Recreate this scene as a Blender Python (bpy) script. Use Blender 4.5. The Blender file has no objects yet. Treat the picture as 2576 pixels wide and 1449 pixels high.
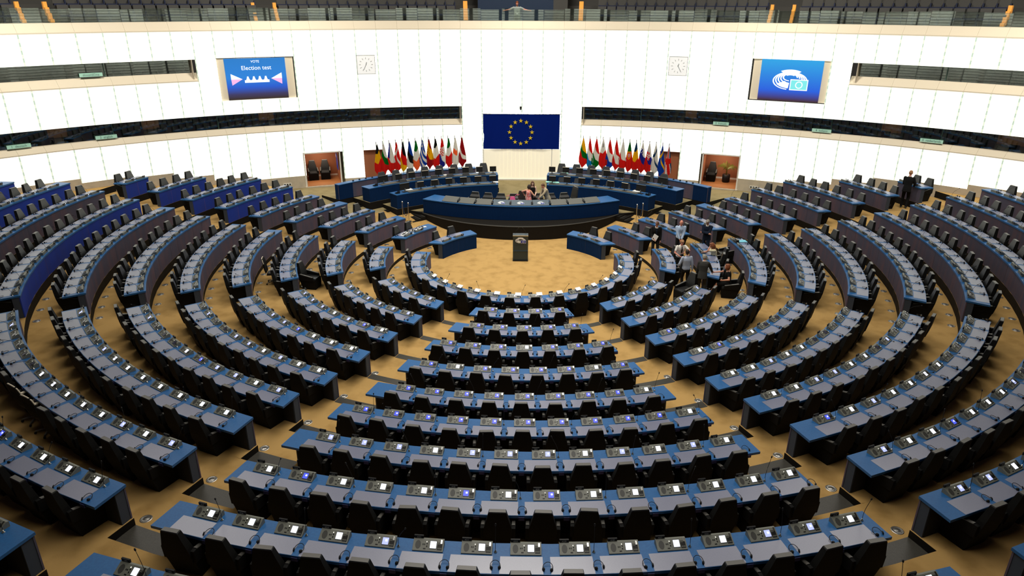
import bpy, math, random
from mathutils import Vector, Matrix
random.seed(7)
SC = bpy.context.scene
COL = SC.collection
PI = math.pi
sin, cos, rad, deg = math.sin, math.cos, math.radians, math.degrees
W, H = 2576, 1449

# ---------------------------------------------------------------- camera, world, light, exposure
CAMP = Vector((-0.079, -28.228, 10.91)); F_PX = 1748.33
PITCH, YAW, ROLL = 0.388, -0.01264, 0.004
_fwd = Vector((sin(YAW) * cos(PITCH), cos(YAW) * cos(PITCH), -sin(PITCH)))
_rt = Vector((cos(YAW), -sin(YAW), 0)); _up = _rt.cross(_fwd)
RT = cos(ROLL) * _rt + sin(ROLL) * _up; UP = -sin(ROLL) * _rt + cos(ROLL) * _up; FWD = _fwd
cam = bpy.data.objects.new('camera', bpy.data.cameras.new('camera'))
COL.objects.link(cam)
cam.data.sensor_width = 36.0
cam.data.lens = 36.0 * F_PX / W
cam.data.clip_start = 0.05; cam.data.clip_end = 300
cam.matrix_world = Matrix.Translation(CAMP) @ Matrix((RT, UP, -FWD)).transposed().to_4x4()
SC.camera = cam


def project(p):
    d = Vector(p) - CAMP; z = d.dot(FWD)
    if z < 0.1: return (-9999, -9999, z)
    return (W / 2 + F_PX * d.dot(RT) / z, H / 2 - F_PX * d.dot(UP) / z, z)


world = bpy.data.worlds.new('hall_air'); SC.world = world; world.use_nodes = True
world.node_tree.nodes['Background'].inputs[0].default_value = (1.0, 0.9, 0.78, 1)
world.node_tree.nodes['Background'].inputs[1].default_value = 0.03


def area(name, loc, size, power, color, rot=(0, 0, 0), shape='DISK', sy=None, spread=180):
    l = bpy.data.lights.new(name, 'AREA'); l.shape = shape; l.size = size
    if sy: l.size_y = sy
    l.energy = power; l.color = color; l.spread = rad(spread)
    o = bpy.data.objects.new(name, l); COL.objects.link(o); o.location = loc; o.rotation_euler = rot
    return o


WALL_L = 1.5          # backlit glass wall
LAMPC = (1.0, 0.95, 0.87)
area('ceiling_lamp_center', (0, 1.0, 17.5), 7.0, 950, LAMPC, spread=100)
area('ceiling_lamp_front', (0, -9.5, 17.5), 9.0, 800, LAMPC, spread=120)
area('ceiling_lamp_west', (-14, -4, 17.5), 8.0, 500, LAMPC, spread=130)
area('ceiling_lamp_east', (14, -4, 17.5), 8.0, 500, LAMPC, spread=130)
area('ceiling_lamp_rear', (0, -19.5, 17.5), 10.0, 520, LAMPC, spread=130)
for _a in (-48, -24, 0, 24, 48):      # wall-washing lamps under the ceiling, aimed at the curved wall
    _t = rad(_a); _r = 31.549 - 6.5
    area('wall_washer', (_r * sin(_t), -18.442 + _r * cos(_t), 17.5), 3.0, 620, (1.0, 0.95, 0.86), rot=(rad(38), 0, -_t), shape='RECTANGLE', sy=1.5, spread=120)
vs = SC.view_settings
vs.view_transform = 'Standard'; vs.look = 'None'; vs.gamma = 1.0; vs.use_curve_mapping = False
vs.exposure = 0.0
SC.cycles.use_denoising = True
SC.cycles.max_bounces = 6; SC.cycles.diffuse_bounces = 3; SC.cycles.glossy_bounces = 3
SC.cycles.transmission_bounces = 4; SC.cycles.transparent_max_bounces = 8
SC.cycles.caustics_reflective = False; SC.cycles.caustics_refractive = False
SC.cycles.sample_clamp_indirect = 4.0

# ---------------------------------------------------------------- materials
MATS = {}


def mat(name, col, rough=0.6, metal=0.0, spec=0.5, emit=None, es=0.0, coat=0.0, trans=0.0, noise=None, bump=None, sheen=0.0):
    """noise = (second colour, scale, contrast lo, contrast hi, stretch xyz)"""
    if name in MATS: return MATS[name]
    m = bpy.data.materials.new(name); m.use_nodes = True
    nt = m.node_tree; b = nt.nodes['Principled BSDF']
    b.inputs['Base Color'].default_value = (*col, 1); b.inputs['Roughness'].default_value = rough
    b.inputs['Metallic'].default_value = metal; b.inputs['Specular IOR Level'].default_value = spec
    b.inputs['Coat Weight'].default_value = coat; b.inputs['Transmission Weight'].default_value = trans
    if sheen:
        b.inputs['Sheen Weight'].default_value = sheen
    if emit:
        b.inputs['Emission Color'].default_value = (*emit, 1); b.inputs['Emission Strength'].default_value = es
    if noise or bump:
        tc = nt.nodes.new('ShaderNodeTexCoord')
    if noise:
        c2, sc, lo, hi, st = noise
        mp = nt.nodes.new('ShaderNodeMapping'); mp.inputs['Scale'].default_value = st
        nt.links.new(tc.outputs['Object'], mp.inputs['Vector'])
        n = nt.nodes.new('ShaderNodeTexNoise'); n.inputs['Scale'].default_value = sc; n.inputs['Detail'].default_value = 5
        nt.links.new(mp.outputs['Vector'], n.inputs['Vector'])
        r = nt.nodes.new('ShaderNodeMapRange'); r.inputs[1].default_value = lo; r.inputs[2].default_value = hi
        nt.links.new(n.outputs['Fac'], r.inputs[0])
        mx = nt.nodes.new('ShaderNodeMix'); mx.data_type = 'RGBA'
        mx.inputs[6].default_value = (*col, 1); mx.inputs[7].default_value = (*c2, 1)
        nt.links.new(r.outputs[0], mx.inputs[0]); nt.links.new(mx.outputs[2], b.inputs['Base Color'])
    if bump:
        n = nt.nodes.new('ShaderNodeTexNoise'); n.inputs['Scale'].default_value = bump[0]
        nt.links.new(tc.outputs['Object'], n.inputs['Vector'])
        bm = nt.nodes.new('ShaderNodeBump'); bm.inputs['Strength'].default_value = bump[1]; bm.inputs['Distance'].default_value = 0.02
        nt.links.new(n.outputs['Fac'], bm.inputs['Height']); nt.links.new(bm.outputs['Normal'], b.inputs['Normal'])
    MATS[name] = m
    return m


def emat(name, col, s):
    return mat(name, (0.02, 0.02, 0.02), 0.4, emit=col, es=s)


CARPET = mat('carpet', (0.49, 0.305, 0.108), 0.95, spec=0.1, noise=((0.33, 0.195, 0.062), 1.9, 0.46, 0.80, (1, 1, 1)), bump=(180, 0.3))
STAGE_CARPET = mat('stage_carpet', (0.30, 0.24, 0.12), 0.95, spec=0.15, noise=((0.24, 0.19, 0.09), 2.0, 0.4, 0.7, (1, 1, 1)))
RISER = mat('dark_riser', (0.011, 0.0095, 0.0075), 0.7, spec=0.12)
PLATE = mat('step_plate', (0.045, 0.042, 0.034), 0.42, spec=0.6, noise=((0.06, 0.055, 0.045), 60, 0.4, 0.6, (1, 1, 1)))
TOPBLUE = mat('blue_desk_laminate', (0.015, 0.122, 0.335), 0.42, spec=0.5, noise=((0.012, 0.10, 0.29), 26, 0.35, 0.7, (1, 1, 1)))
NAVY = mat('navy_panel', (0.0015, 0.020, 0.080), 0.8, spec=0.12, noise=((0.0012, 0.017, 0.070), 5, 0.4, 0.7, (3, 3, 0.6)))
MAUVE = mat('slate_mauve_panel', (0.088, 0.082, 0.125), 0.8, spec=0.2, noise=((0.15, 0.092, 0.115), 1.3, 0.45, 0.75, (2.5, 2.5, 0.5)))
ROYAL = mat('royal_blue_panel', (0.018, 0.05, 0.38), 0.8, spec=0.2, noise=((0.03, 0.05, 0.28), 1.3, 0.45, 0.8, (2.5, 2.5, 0.5)))
SEAMRED = mat('rust_seam', (0.20, 0.09, 0.09), 0.7)
SEAMDARK = mat('dark_seam', (0.02, 0.02, 0.035), 0.7)
SLATE = mat('slate_end_panel', (0.045, 0.060, 0.088), 0.6, spec=0.3)
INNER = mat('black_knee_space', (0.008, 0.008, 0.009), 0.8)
PADM = mat('grey_writing_inlay', (0.165, 0.178, 0.28), 0.36, spec=0.5, noise=((0.145, 0.158, 0.25), 60, 0.4, 0.7, (1, 1, 1)))
PADM.node_tree.nodes['Principled BSDF'].inputs['IOR'].default_value = 2.6
CONS = mat('console_grey', (0.18, 0.185, 0.155), 0.45)
CONSD = mat('console_dark', (0.05, 0.05, 0.045), 0.5)
BLACKP = mat('black_plastic', (0.012, 0.012, 0.012), 0.45, spec=0.25)
DIGIT = mat('plate_digit', (0.55, 0.55, 0.5), 0.6)
CHROME = mat('chrome', (0.75, 0.75, 0.72), 0.22, metal=1.0)
SCRW = emat('screen_white', (0.86, 0.9, 1.0), 1.5)
SCRP = emat('screen_pale', (0.50, 0.56, 1.0), 1.1)
SCRB = emat('screen_blue', (0.09, 0.13, 0.9), 1.0)
SCRD = mat('screen_off', (0.05, 0.05, 0.09), 0.15)
REDL = emat('red_led', (1, 0.12, 0.06), 2.0)
WHTL = emat('white_led', (1, 0.97, 0.85), 1.1)
LEATHER = mat('black_leather', (0.012, 0.012, 0.0115), 0.36, spec=0.85, bump=(40, 0.15))
SHELL = mat('matte_black_shell', (0.0075, 0.0075, 0.0072), 0.7, spec=0.12)
LEATHERLIT = mat('leather_toplit', (0.105, 0.100, 0.088), 0.42, spec=1.0)  # paler copy of the black leather: overhead light painted into tops and arms
PURPLE = mat('purple_hook', (0.02, 0.022, 0.10), 0.5)
CREAM = mat('cream_fascia', (0.80, 0.70, 0.53), 0.7)
STONE = mat('pale_stone', (0.62, 0.54, 0.41), 0.7, noise=((0.52, 0.46, 0.36), 3, 0.4, 0.7, (1, 1, 1)))
BLIND = mat('cream_blind', (0.86, 0.80, 0.62), 0.75, emit=(1.0, 0.90, 0.68), es=0.42)      # own emission stands in for light through the fabric
WHITE = mat('white_paint', (0.85, 0.83, 0.76), 0.6)
PAPER = mat('white_paper', (0.86, 0.86, 0.84), 0.7)
GREENP = mat('green_folder', (0.35, 0.75, 0.66), 0.7)
TEALP = mat('teal_folder', (0.2, 0.6, 0.75), 0.7)
BROWN = mat('brown_lobby', (0.34, 0.12, 0.05), 0.6)
BROWNF = mat('brown_lobby_floor', (0.36, 0.14, 0.04), 0.45)
BROWNB = mat('booth_wood', (0.28, 0.13, 0.06), 0.6)
DARKB = mat('booth_dark', (0.010, 0.010, 0.010), 0.7)
GLASSED = mat('glass_green_edge', (0.10, 0.22, 0.18), 0.3)
SIGN = mat('sign_green', (0.42, 0.72, 0.58), 0.6, emit=(0.42, 0.72, 0.58), es=0.08)
SIGNT = mat('sign_text', (0.05, 0.12, 0.10), 0.6)
GALS = mat('gallery_grey', (0.050, 0.047, 0.040), 0.7)
GALN = mat('gallery_navy', (0.006, 0.012, 0.045), 0.6)
GALB = mat('gallery_backdrop', (0.004, 0.018, 0.05), 0.7)
ORANGE = mat('orange_lit_wood', (0.85, 0.33, 0.05), 0.5, emit=(1.0, 0.42, 0.07), es=0.35)  # emission painted in for the orange light on the step sides
SILVER = mat('ribbed_aluminium', (0.88, 0.88, 0.84), 0.16, metal=1.0)
GREYM = mat('grey_metal', (0.22, 0.25, 0.25), 0.4, metal=0.6)
DISCM = mat('disc_metal', (0.62, 0.60, 0.55), 0.3, metal=0.9)
ROPE = mat('blue_rope', (0.01, 0.025, 0.07), 0.7)
POLE = mat('flag_pole', (0.03, 0.028, 0.025), 0.4)
SOIL = mat('soil', (0.1, 0.04, 0.02), 0.9)
LEAF = mat('palm_leaf', (0.16, 0.15, 0.012), 0.6)
DARKMETAL = mat('lectern_metal', (0.035, 0.055, 0.070), 0.35, metal=0.4)
LOGOW = mat('logo_white', (0.85, 0.86, 0.84), 0.6)
LOGOB = mat('logo_blue', (0.01, 0.03, 0.33), 0.5)
BEIGEF = mat('screen_beige_frame', (0.93, 0.82, 0.62), 0.7)
ALC = mat('task_chair_grey', (0.16, 0.15, 0.13), 0.4, metal=0.3)


def glass_mat(name, tint, refl, transp):
    m = bpy.data.materials.new(name); m.use_nodes = True; nt = m.node_tree
    for n in list(nt.nodes): nt.nodes.remove(n)
    out = nt.nodes.new('ShaderNodeOutputMaterial'); t = nt.nodes.new('ShaderNodeBsdfTransparent'); g = nt.nodes.new('ShaderNodeBsdfGlossy')
    t.inputs[0].default_value = (*tint, 1); g.inputs['Roughness'].default_value = 0.02; g.inputs[0].default_value = (0.9, 0.95, 0.92, 1)
    mx = nt.nodes.new('ShaderNodeMixShader'); fr = nt.nodes.new('ShaderNodeFresnel'); fr.inputs[0].default_value = 1.5
    ma = nt.nodes.new('ShaderNodeMath'); ma.operation = 'MULTIPLY_ADD'; ma.inputs[1].default_value = 1.0; ma.inputs[2].default_value = refl
    nt.links.new(fr.outputs[0], ma.inputs[0]); nt.links.new(ma.outputs[0], mx.inputs[0])
    nt.links.new(t.outputs[0], mx.inputs[1]); nt.links.new(g.outputs[0], mx.inputs[2]); nt.links.new(mx.outputs[0], out.inputs[0])
    return m


GLASS = glass_mat('booth_glass', (0.80, 0.86, 0.82), 0.10, 1)
RAILG = glass_mat('rail_glass', (0.80, 0.87, 0.83), 0.13, 1)


def backlit_mat():
    """frosted glass in front of lamps, fine horizontal lamella lines behind it"""
    m = bpy.data.materials.new('backlit_frosted_glass'); m.use_nodes = True; nt = m.node_tree; b = nt.nodes['Principled BSDF']
    b.inputs['Base Color'].default_value = (0.7, 0.75, 0.68, 1); b.inputs['Roughness'].default_value = 0.5
    tc = nt.nodes.new('ShaderNodeTexCoord')
    wv = nt.nodes.new('ShaderNodeTexWave'); wv.wave_type = 'BANDS'; wv.bands_direction = 'Z'
    wv.inputs['Scale'].default_value = 2.2; wv.inputs['Distortion'].default_value = 0.3
    nt.links.new(tc.outputs['Object'], wv.inputs['Vector'])
    r = nt.nodes.new('ShaderNodeMapRange'); r.inputs[3].default_value = WALL_L * 0.55; r.inputs[4].default_value = WALL_L
    nt.links.new(wv.outputs['Fac'], r.inputs[0])
    b.inputs['Emission Color'].default_value = (1.0, 1.0, 0.90, 1)
    nt.links.new(r.outputs[0], b.inputs['Emission Strength'])
    return m


BACKLIT = backlit_mat()
SEAM = mat('panel_seam', (0.35, 0.40, 0.30), 0.5, emit=(0.85, 0.92, 0.74), es=0.75)
SEAMCLIP = mat('panel_clip', (0.20, 0.28, 0.20), 0.5, emit=(0.55, 0.65, 0.53), es=0.82)


# ---------------------------------------------------------------- mesh helpers
class MB:
    def __init__(s):
        s.v = []; s.f = []; s.m = []; s.mats = []

    def mi(s, m):
        if m not in s.mats: s.mats.append(m)
        return s.mats.index(m)

    def add(s, vs, fs, m):
        o = len(s.v); k = s.mi(m)
        s.v += [tuple(p) for p in vs]
        for f in fs: s.f.append([i + o for i in f]); s.m.append(k)

    def prism(s, bot, top, m, mtop=None, mside=None):
        n = len(bot); o = len(s.v); s.v += [tuple(p) for p in bot] + [tuple(p) for p in top]
        k = s.mi(m); kt = s.mi(mtop) if mtop else k; ks = s.mi(mside) if mside else k
        s.f.append([o + i for i in reversed(range(n))]); s.m.append(k)
        s.f.append([o + n + i for i in range(n)]); s.m.append(kt)
        for i in range(n):
            j = (i + 1) % n
            s.f.append([o + i, o + j, o + n + j, o + n + i]); s.m.append(ks)

    def box(s, c, d, m, rot=None, taper=1.0, mtop=None):
        x, y, z = d[0] / 2, d[1] / 2, d[2] / 2
        ps = [(-x, -y, -z), (x, -y, -z), (x, y, -z), (-x, y, -z), (-x * taper, -y * taper, z), (x * taper, -y * taper, z), (x * taper, y * taper, z), (-x * taper, y * taper, z)]
        if rot is not None: ps = [rot @ Vector(p) for p in ps]
        ps = [(p[0] + c[0], p[1] + c[1], p[2] + c[2]) for p in ps]
        s.prism(ps[:4], ps[4:], m, mtop)

    def sector(s, r0, r1, z0, z1, t0, t1, m, n=8, mtop=None, mside=None, z1b=None, mend=None):
        """curved block between radii r0 and r1; t0/t1 are angles or functions of r; z1b = top height at r1"""
        if not callable(t0): a0 = t0; t0 = lambda r: a0
        if not callable(t1): a1 = t1; t1 = lambda r: a1
        if z1b is None: z1b = z1
        o = len(s.v); k = s.mi(m); kt = s.mi(mtop) if mtop else k; ks = s.mi(mside) if mside else k; ke = s.mi(mend) if mend else ks
        for i in range(n + 1):
            u = i / n
            for (r, za, zb) in ((r0, z0, z1), (r1, z0, z1b)):
                t = t0(r) + (t1(r) - t0(r)) * u
                s.v += [(r * sin(t), -r * cos(t), za), (r * sin(t), -r * cos(t), zb)]
        for i in range(n):
            a = o + 4 * i; b = a + 4
            s.f += [[a, b, b + 1, a + 1], [a + 2, a + 3, b + 3, b + 2], [a + 1, b + 1, b + 3, a + 3], [a, a + 2, b + 2, b]]
            s.m += [ks, k, kt, k]
        s.f += [[o, o + 1, o + 3, o + 2], [o + 4 * n, o + 4 * n + 2, o + 4 * n + 3, o + 4 * n + 1]]; s.m += [ke, ke]

    def tube(s, pts, r, m, n=6, caps=True):
        pts = [Vector(p) for p in pts]; o = len(s.v); k = s.mi(m)
        rr = r if isinstance(r, (list, tuple)) else [r] * len(pts)
        ref = Vector((0.31, 0.17, 0.93))
        for i, p in enumerate(pts):
            d = (pts[min(i + 1, len(pts) - 1)] - pts[max(i - 1, 0)]).normalized()
            a = d.cross(ref)
            if a.length < 1e-4: a = d.cross(Vector((1, 0, 0)))
            a.normalize(); b = d.cross(a)
            for j in range(n):
                t = 2 * PI * j / n
                s.v.append(tuple(p + (a * cos(t) + b * sin(t)) * rr[i]))
        for i in range(len(pts) - 1):
            for j in range(n):
                q = (j + 1) % n
                s.f.append([o + i * n + j, o + i * n + q, o + (i + 1) * n + q, o + (i + 1) * n + j]); s.m.append(k)
        if caps:
            s.f.append([o + j for j in reversed(range(n))]); s.m.append(k)
            e = o + (len(pts) - 1) * n
            s.f.append([e + j for j in range(n)]); s.m.append(k)

    def lathe(s, prof, m, c=(0, 0, 0), n=14, ms=None):
        o = len(s.v)
        for (r, z) in prof:
            for j in range(n):
                t = 2 * PI * j / n
                s.v.append((c[0] + r * cos(t), c[1] + r * sin(t), c[2] + z))
        for i in range(len(prof) - 1):
            k = s.mi(ms[i] if ms else m)
            for j in range(n):
                q = (j + 1) % n
                s.f.append([o + i * n + j, o + i * n + q, o + (i + 1) * n + q, o + (i + 1) * n + j]); s.m.append(k)
        k = s.mi(m); s.f.append([o + j for j in reversed(range(n))]); s.m.append(k)
        e = o + (len(prof) - 1) * n; s.f.append([e + j for j in range(n)]); s.m.append(s.mi(ms[-1]) if ms else k)

    def ball(s, c, r, m, n=8, k=6):
        rx, ry, rz = r if isinstance(r, (tuple, list)) else (r, r, r)
        o = len(s.v); q = s.mi(m)
        s.v.append((c[0], c[1], c[2] - rz))
        for i in range(1, k):
            a = -PI / 2 + PI * i / k
            for j in range(n):
                t = 2 * PI * j / n
                s.v.append((c[0] + rx * cos(a) * cos(t), c[1] + ry * cos(a) * sin(t), c[2] + rz * sin(a)))
        s.v.append((c[0], c[1], c[2] + rz)); top = len(s.v) - 1
        for j in range(n):
            p = (j + 1) % n
            s.f.append([o, o + 1 + p, o + 1 + j]); s.m.append(q)
            for i in range(k - 2):
                a = o + 1 + i * n
                s.f.append([a + j, a + p, a + n + p, a + n + j]); s.m.append(q)
            a = o + 1 + (k - 2) * n
            s.f.append([a + j, a + p, top]); s.m.append(q)

    def mesh(s, name, smooth=False):
        me = bpy.data.meshes.new(name); me.from_pydata(s.v, [], s.f)
        for m in s.mats: me.materials.append(m)
        me.polygons.foreach_set('material_index', s.m)
        if smooth: me.polygons.foreach_set('use_smooth', [True] * len(me.polygons))
        me.update()
        return me

    def build(s, name, parent=None, smooth=False, label=None, loc=None, rz=None):
        return put(name, s.mesh(name, smooth), parent, loc, rz, label)


def put(name, me, parent=None, loc=None, rz=None, label=None):
    o = bpy.data.objects.new(name, me); COL.objects.link(o)
    if parent: o.parent = parent
    if loc is not None: o.location = loc
    if rz is not None: o.rotation_euler = (0, 0, rz)
    if label: o['label'] = label
    return o


def thing(name, label, cat, loc=(0, 0, 0), rz=0.0, group=None):
    o = bpy.data.objects.new(name, None); COL.objects.link(o); o.empty_display_size = 0.1
    o.location = loc; o.rotation_euler = (0, 0, rz)
    return tag(o, label, cat, group)


def tag(o, label, cat, group=None, kind=None):
    o['label'] = label; o['category'] = cat
    if group: o['group'] = group
    if kind: o['kind'] = kind
    return o


def struct(o):
    o['kind'] = 'structure'; return o


def dup(o, parent=None):
    c = o.copy(); COL.objects.link(c)
    if parent: c.parent = parent
    for ch in [x for x in o.children]:
        dup(ch, c)
    return c


GLYPH = {}
BENCH = bpy.data.scenes.new('workbench')       # evaluates modifiers and lettering away from the hall, removed at the end


def bench(o):
    BENCH.collection.objects.link(o); vl = BENCH.view_layers[0]; vl.update()
    return vl.depsgraph


def text_mesh(txt, size, m, extrude=0.0):
    cu = bpy.data.curves.new('lettering', 'FONT'); cu.body = txt; cu.size = size; cu.align_x = 'CENTER'; cu.align_y = 'CENTER'
    cu.extrude = extrude; cu.resolution_u = 3
    o = bpy.data.objects.new('lettering', cu); dg = bench(o)
    me = bpy.data.meshes.new_from_object(o.evaluated_get(dg))
    bpy.data.objects.remove(o); bpy.data.curves.remove(cu)
    me.materials.clear(); me.materials.append(m)
    return me


def glyphs(txt, size):
    """flat digit outlines as (verts, faces) centred on the origin in x,y"""
    if txt not in GLYPH:
        me = text_mesh(txt, 1.0, DIGIT)
        GLYPH[txt] = ([tuple(v.co) for v in me.vertices], [list(p.vertices) for p in me.polygons]); bpy.data.meshes.remove(me)
    v, f = GLYPH[txt]
    return [(a * size, b * size) for a, b, _ in v], f


ORD = ['', 'first', 'second', 'third', 'fourth', 'fifth', 'sixth', 'seventh', 'eighth', 'ninth', 'tenth', 'eleventh', 'twelfth', 'thirteenth', 'fourteenth', 'fifteenth', 'sixteenth', 'seventeenth', 'eighteenth', 'nineteenth', 'twentieth']


def nth(i):
    if i <= 20: return ORD[i]
    t = ['', '', 'twenty', 'thirty', 'forty', 'fifty', 'sixty', 'seventy', 'eighty', 'ninety'][i // 10]
    return (t + '-' + ORD[i % 10]) if i % 10 else t[:-1] + 'ieth'


def P(r, t, z=0.0): return Vector((r * sin(t), -r * cos(t), z))


# ---------------------------------------------------------------- geometry of the hall
R = [4.102, 5.813, 7.548, 9.283, 10.986, 12.696, 14.380, 16.068, 17.751, 19.439, 21.110, 22.78, 24.45, 26.1]
ZT = [0.74, 0.896, 1.075, 1.239, 1.408, 1.588, 1.911, 2.24, 2.557, 2.875, 3.191, 3.48, 3.78, 4.08]
FL = [z - 0.74 for z in ZT]
YW, RW = -18.442, 31.549          # centre and radius of the curved wall
DW = 0.66                         # desk depth
HC = (9.624, 10.0); HB1 = (5.43, 4.72); HB2 = (8.25, 7.66)


def WP(a, z, dr=0.0):
    """point on the curved wall at angle a (deg)"""
    t = rad(a); return Vector(((RW + dr) * sin(t), YW + (RW + dr) * cos(t), z))


def solve(fn, lo, hi):
    for _ in range(50):
        m = (lo + hi) / 2
        if fn(m): lo = m
        else: hi = m
    return lo


OFF = {'M': rad(-0.22), 'A': rad(-0.22), 'B': rad(0.056), 'C': rad(0.378)}


def lineA(m, c): return lambda r: math.atan(m) + math.asin(max(-1, min(1, c / (r * math.sqrt(1 + m * m)))))     # sin - m cos = c/r
def lineB(m, c): return lambda r: math.acos(max(-1, min(1, c / (r * math.sqrt(1 + m * m))))) - math.atan(m)      # cos - m sin = c/r
def lineC(m, c): return lambda r: math.atan(m) + math.acos(max(-1, min(1, -c / (r * math.sqrt(1 + m * m)))))     # -cos - m sin = c/r


E_M = lineA(0.3302, -0.2158); E_AN = lineA(0.3273, 1.1574); E_AF = lineB(0.735, -0.964); E_BN = lineB(0.7287, -2.5218)
E_BF = lineC(0.135, 0.22); E_CN = lineC(0.1519, 1.4093)
CF = [(2.12, 3.45), (4.10, 4.08), (5.76, 4.91), (7.37, 5.62), (9.0, 6.45), (10.5, 7.05), (12.06, 7.73), (13.87, 8.13), (16.34, 7.05), (18.5, 5.7)]
CFT = [math.atan2(x, -y) for x, y in CF]


def edge(f, s, blk): return lambda r: s * f(r) + OFF[blk]


# ---------------------------------------------------------------- floor: carpeted tiers, ramp, aisle steps
fb = MB()
TMAX = []
for k in range(14):
    if k <= 9: tm = CFT[k] + 0.35 / R[k]
    elif k == 10: tm = rad(103)
    else: tm = rad(97)
    if k >= 7: tm = min(tm + 0.9 / R[k], rad(124))
    TMAX.append(tm)
for k in range(1, 14):
    r0 = R[k] + 0.015; r1 = (R[k + 1] if k < 13 else 34.0) + 0.015
    n = 72
    if k < 6:
        fb.sector(r0, r1, -0.4, FL[k], -TMAX[k], TMAX[k], CARPET, n=n, mside=RISER)
    else:
        # cut-outs for the aisle steps: the first 0.56 m behind the riser is one step lower in the two inner aisles
        rs = r0 + 0.56
        fb.sector(rs, r1, -0.4, FL[k], -TMAX[k], TMAX[k], CARPET, n=n, mside=RISER)
        a = [E_M(R[k] + .3) , E_AN(R[k] + .3)]
        fb.sector(r0, rs, -0.4, FL[k], -TMAX[k], -a[1] + OFF['A'], CARPET, n=40, mside=RISER)
        fb.sector(r0, rs, -0.4, FL[k], a[1] + OFF['A'], TMAX[k], CARPET, n=40, mside=RISER)
        fb.sector(r0, rs, -0.4, FL[k], -a[0] + OFF['A'], a[0] + OFF['A'], CARPET, n=24, mside=RISER)
fb.sector(0.02, R[1] + .015, -0.4, 0.0, -PI, PI, CARPET, n=72)
# the ramp beside and behind the rostrum
rr = [R[1] + .015, 7.2, 8.9, 10.6, 12.3, 14.0, 16.3, 20.0, 34.0]
zz = [0.0, 0.17, 0.43, 0.64, 0.82, 1.0, 1.15, 1.15, 1.15]
for i in range(8):
    ta = CFT[min(9, max(1, i))] if i < 6 else rad(116)
    ta -= 0.05
    fb.sector(rr[i], rr[i + 1], -0.4, zz[i], ta, 2 * PI - ta, STAGE_CARPET if i >= 3 else CARPET, n=36, z1b=zz[i + 1])
struct(fb.build('floor'))

for k in range(1, 11):
    for s in (-1, 1):
        b = MB()
        d = 0.27 if k < 6 else 0.56
        z = FL[k] + 0.004 if k < 6 else (FL[k] + FL[k - 1]) / 2
        t0 = lambda r, s=s: s * (E_M(r) if k > 0 else 0) + OFF['A']
        t1 = lambda r, s=s: s * E_AN(r) + OFF['A']
        if s < 0: t0, t1 = t1, t0
        zlo = z - 0.012 if k < 6 else FL[k - 1]
        b.sector(R[k] + .015, R[k] + .015 + d, zlo, z, t0, t1, PLATE, n=4, mend=RISER)
        struct(b.build('floor_step'))

# ---------------------------------------------------------------- desks
def console_mesh(blk_screen):
    b = MB()
    w = 0.245
    # wedge: low front lip towards the sitter (-y), tall back (+y)
    pr = [(-0.115, 0.0), (0.085, 0.0), (0.085, 0.098), (0.05, 0.105), (-0.115, 0.018)]
    b.prism([(-w, y, z) for y, z in pr][::-1], [(w, y, z) for y, z in pr][::-1], CONS)
    sl = (0.105 - 0.018) / 0.165
    def face(x0, x1, u0, u1, m, h=0.003):
        ps = []
        for x, u in ((x0, u0), (x1, u0), (x1, u1), (x0, u1)):
            y = -0.115 + 0.165 * u; z = 0.018 + 0.087 * u
            ps.append((x, y, z))
        nrm = Vector((0, -sl, 1)).normalized()
        b.prism([tuple(Vector(p)) for p in ps], [tuple(Vector(p) + nrm * h) for p in ps], m)
    # speaker disc
    n = 12
    ps = [(-0.165 + 0.045 * cos(2 * PI * i / n), 0.5 + 0.36 * sin(2 * PI * i / n)) for i in range(n)]
    bot = [(x, -0.115 + 0.165 * u, 0.0185 + 0.087 * u) for x, u in ps]
    b.prism(bot, [(x, y - 0.001, z + 0.003) for x, y, z in bot], CONSD)
    for x in (-0.085, -0.06): face(x - .008, x + .008, .48, .6, BLACKP)
    for u in (.32, .55): face(-0.03, -0.012, u, u + .13, BLACKP)
    face(-0.035, -0.022, .72, .82, WHTL)
    face(-0.075, -0.035, .14, .22, BLACKP)
    face(0.003, 0.0045, .05, .95, CONSD)
    face(0.145, 0.225, .12, .62, BLACKP)
    face(0.145, 0.225, .68, .76, CONSD)
    face(0.195, 0.222, .66, .98, CHROME, 0.012)
    for i in range(4): face(0.155 + i * .017, 0.163 + i * .017, .2, .32, CONS, .005)
    return b.mesh('console')


def screen_mesh(m):
    b = MB(); nrm = Vector((0, -0.53, 1)).normalized()
    ps = [(x, -0.115 + 0.165 * u, 0.018 + 0.087 * u) for x, u in ((0.025, .2), (0.135, .2), (0.135, .88), (0.025, .88))]
    b.prism([tuple(Vector(p)) for p in ps], [tuple(Vector(p) + nrm * .005) for p in ps], BLACKP)
    ps = [(x, -0.115 + 0.165 * u, 0.018 + 0.087 * u) for x, u in ((0.03, .24), (0.13, .24), (0.13, .84), (0.03, .84))]
    b.prism([tuple(Vector(p) + nrm * .004) for p in ps], [tuple(Vector(p) + nrm * .007) for p in ps], m)
    if m in (SCRB, SCRP):
        ps = [(x, -0.115 + 0.165 * u, 0.018 + 0.087 * u) for x, u in ((0.075, .5), (0.11, .5), (0.11, .68), (0.075, .68))]
        b.prism([tuple(Vector(p) + nrm * .006) for p in ps], [tuple(Vector(p) + nrm * .008) for p in ps], SCRW)
    return b.mesh('screen')


SCREENS = {'w': screen_mesh(SCRW), 'p': screen_mesh(SCRP), 'b': screen_mesh(SCRB), 'd': screen_mesh(SCRD)}
CONSOLE = console_mesh(True)


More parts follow.
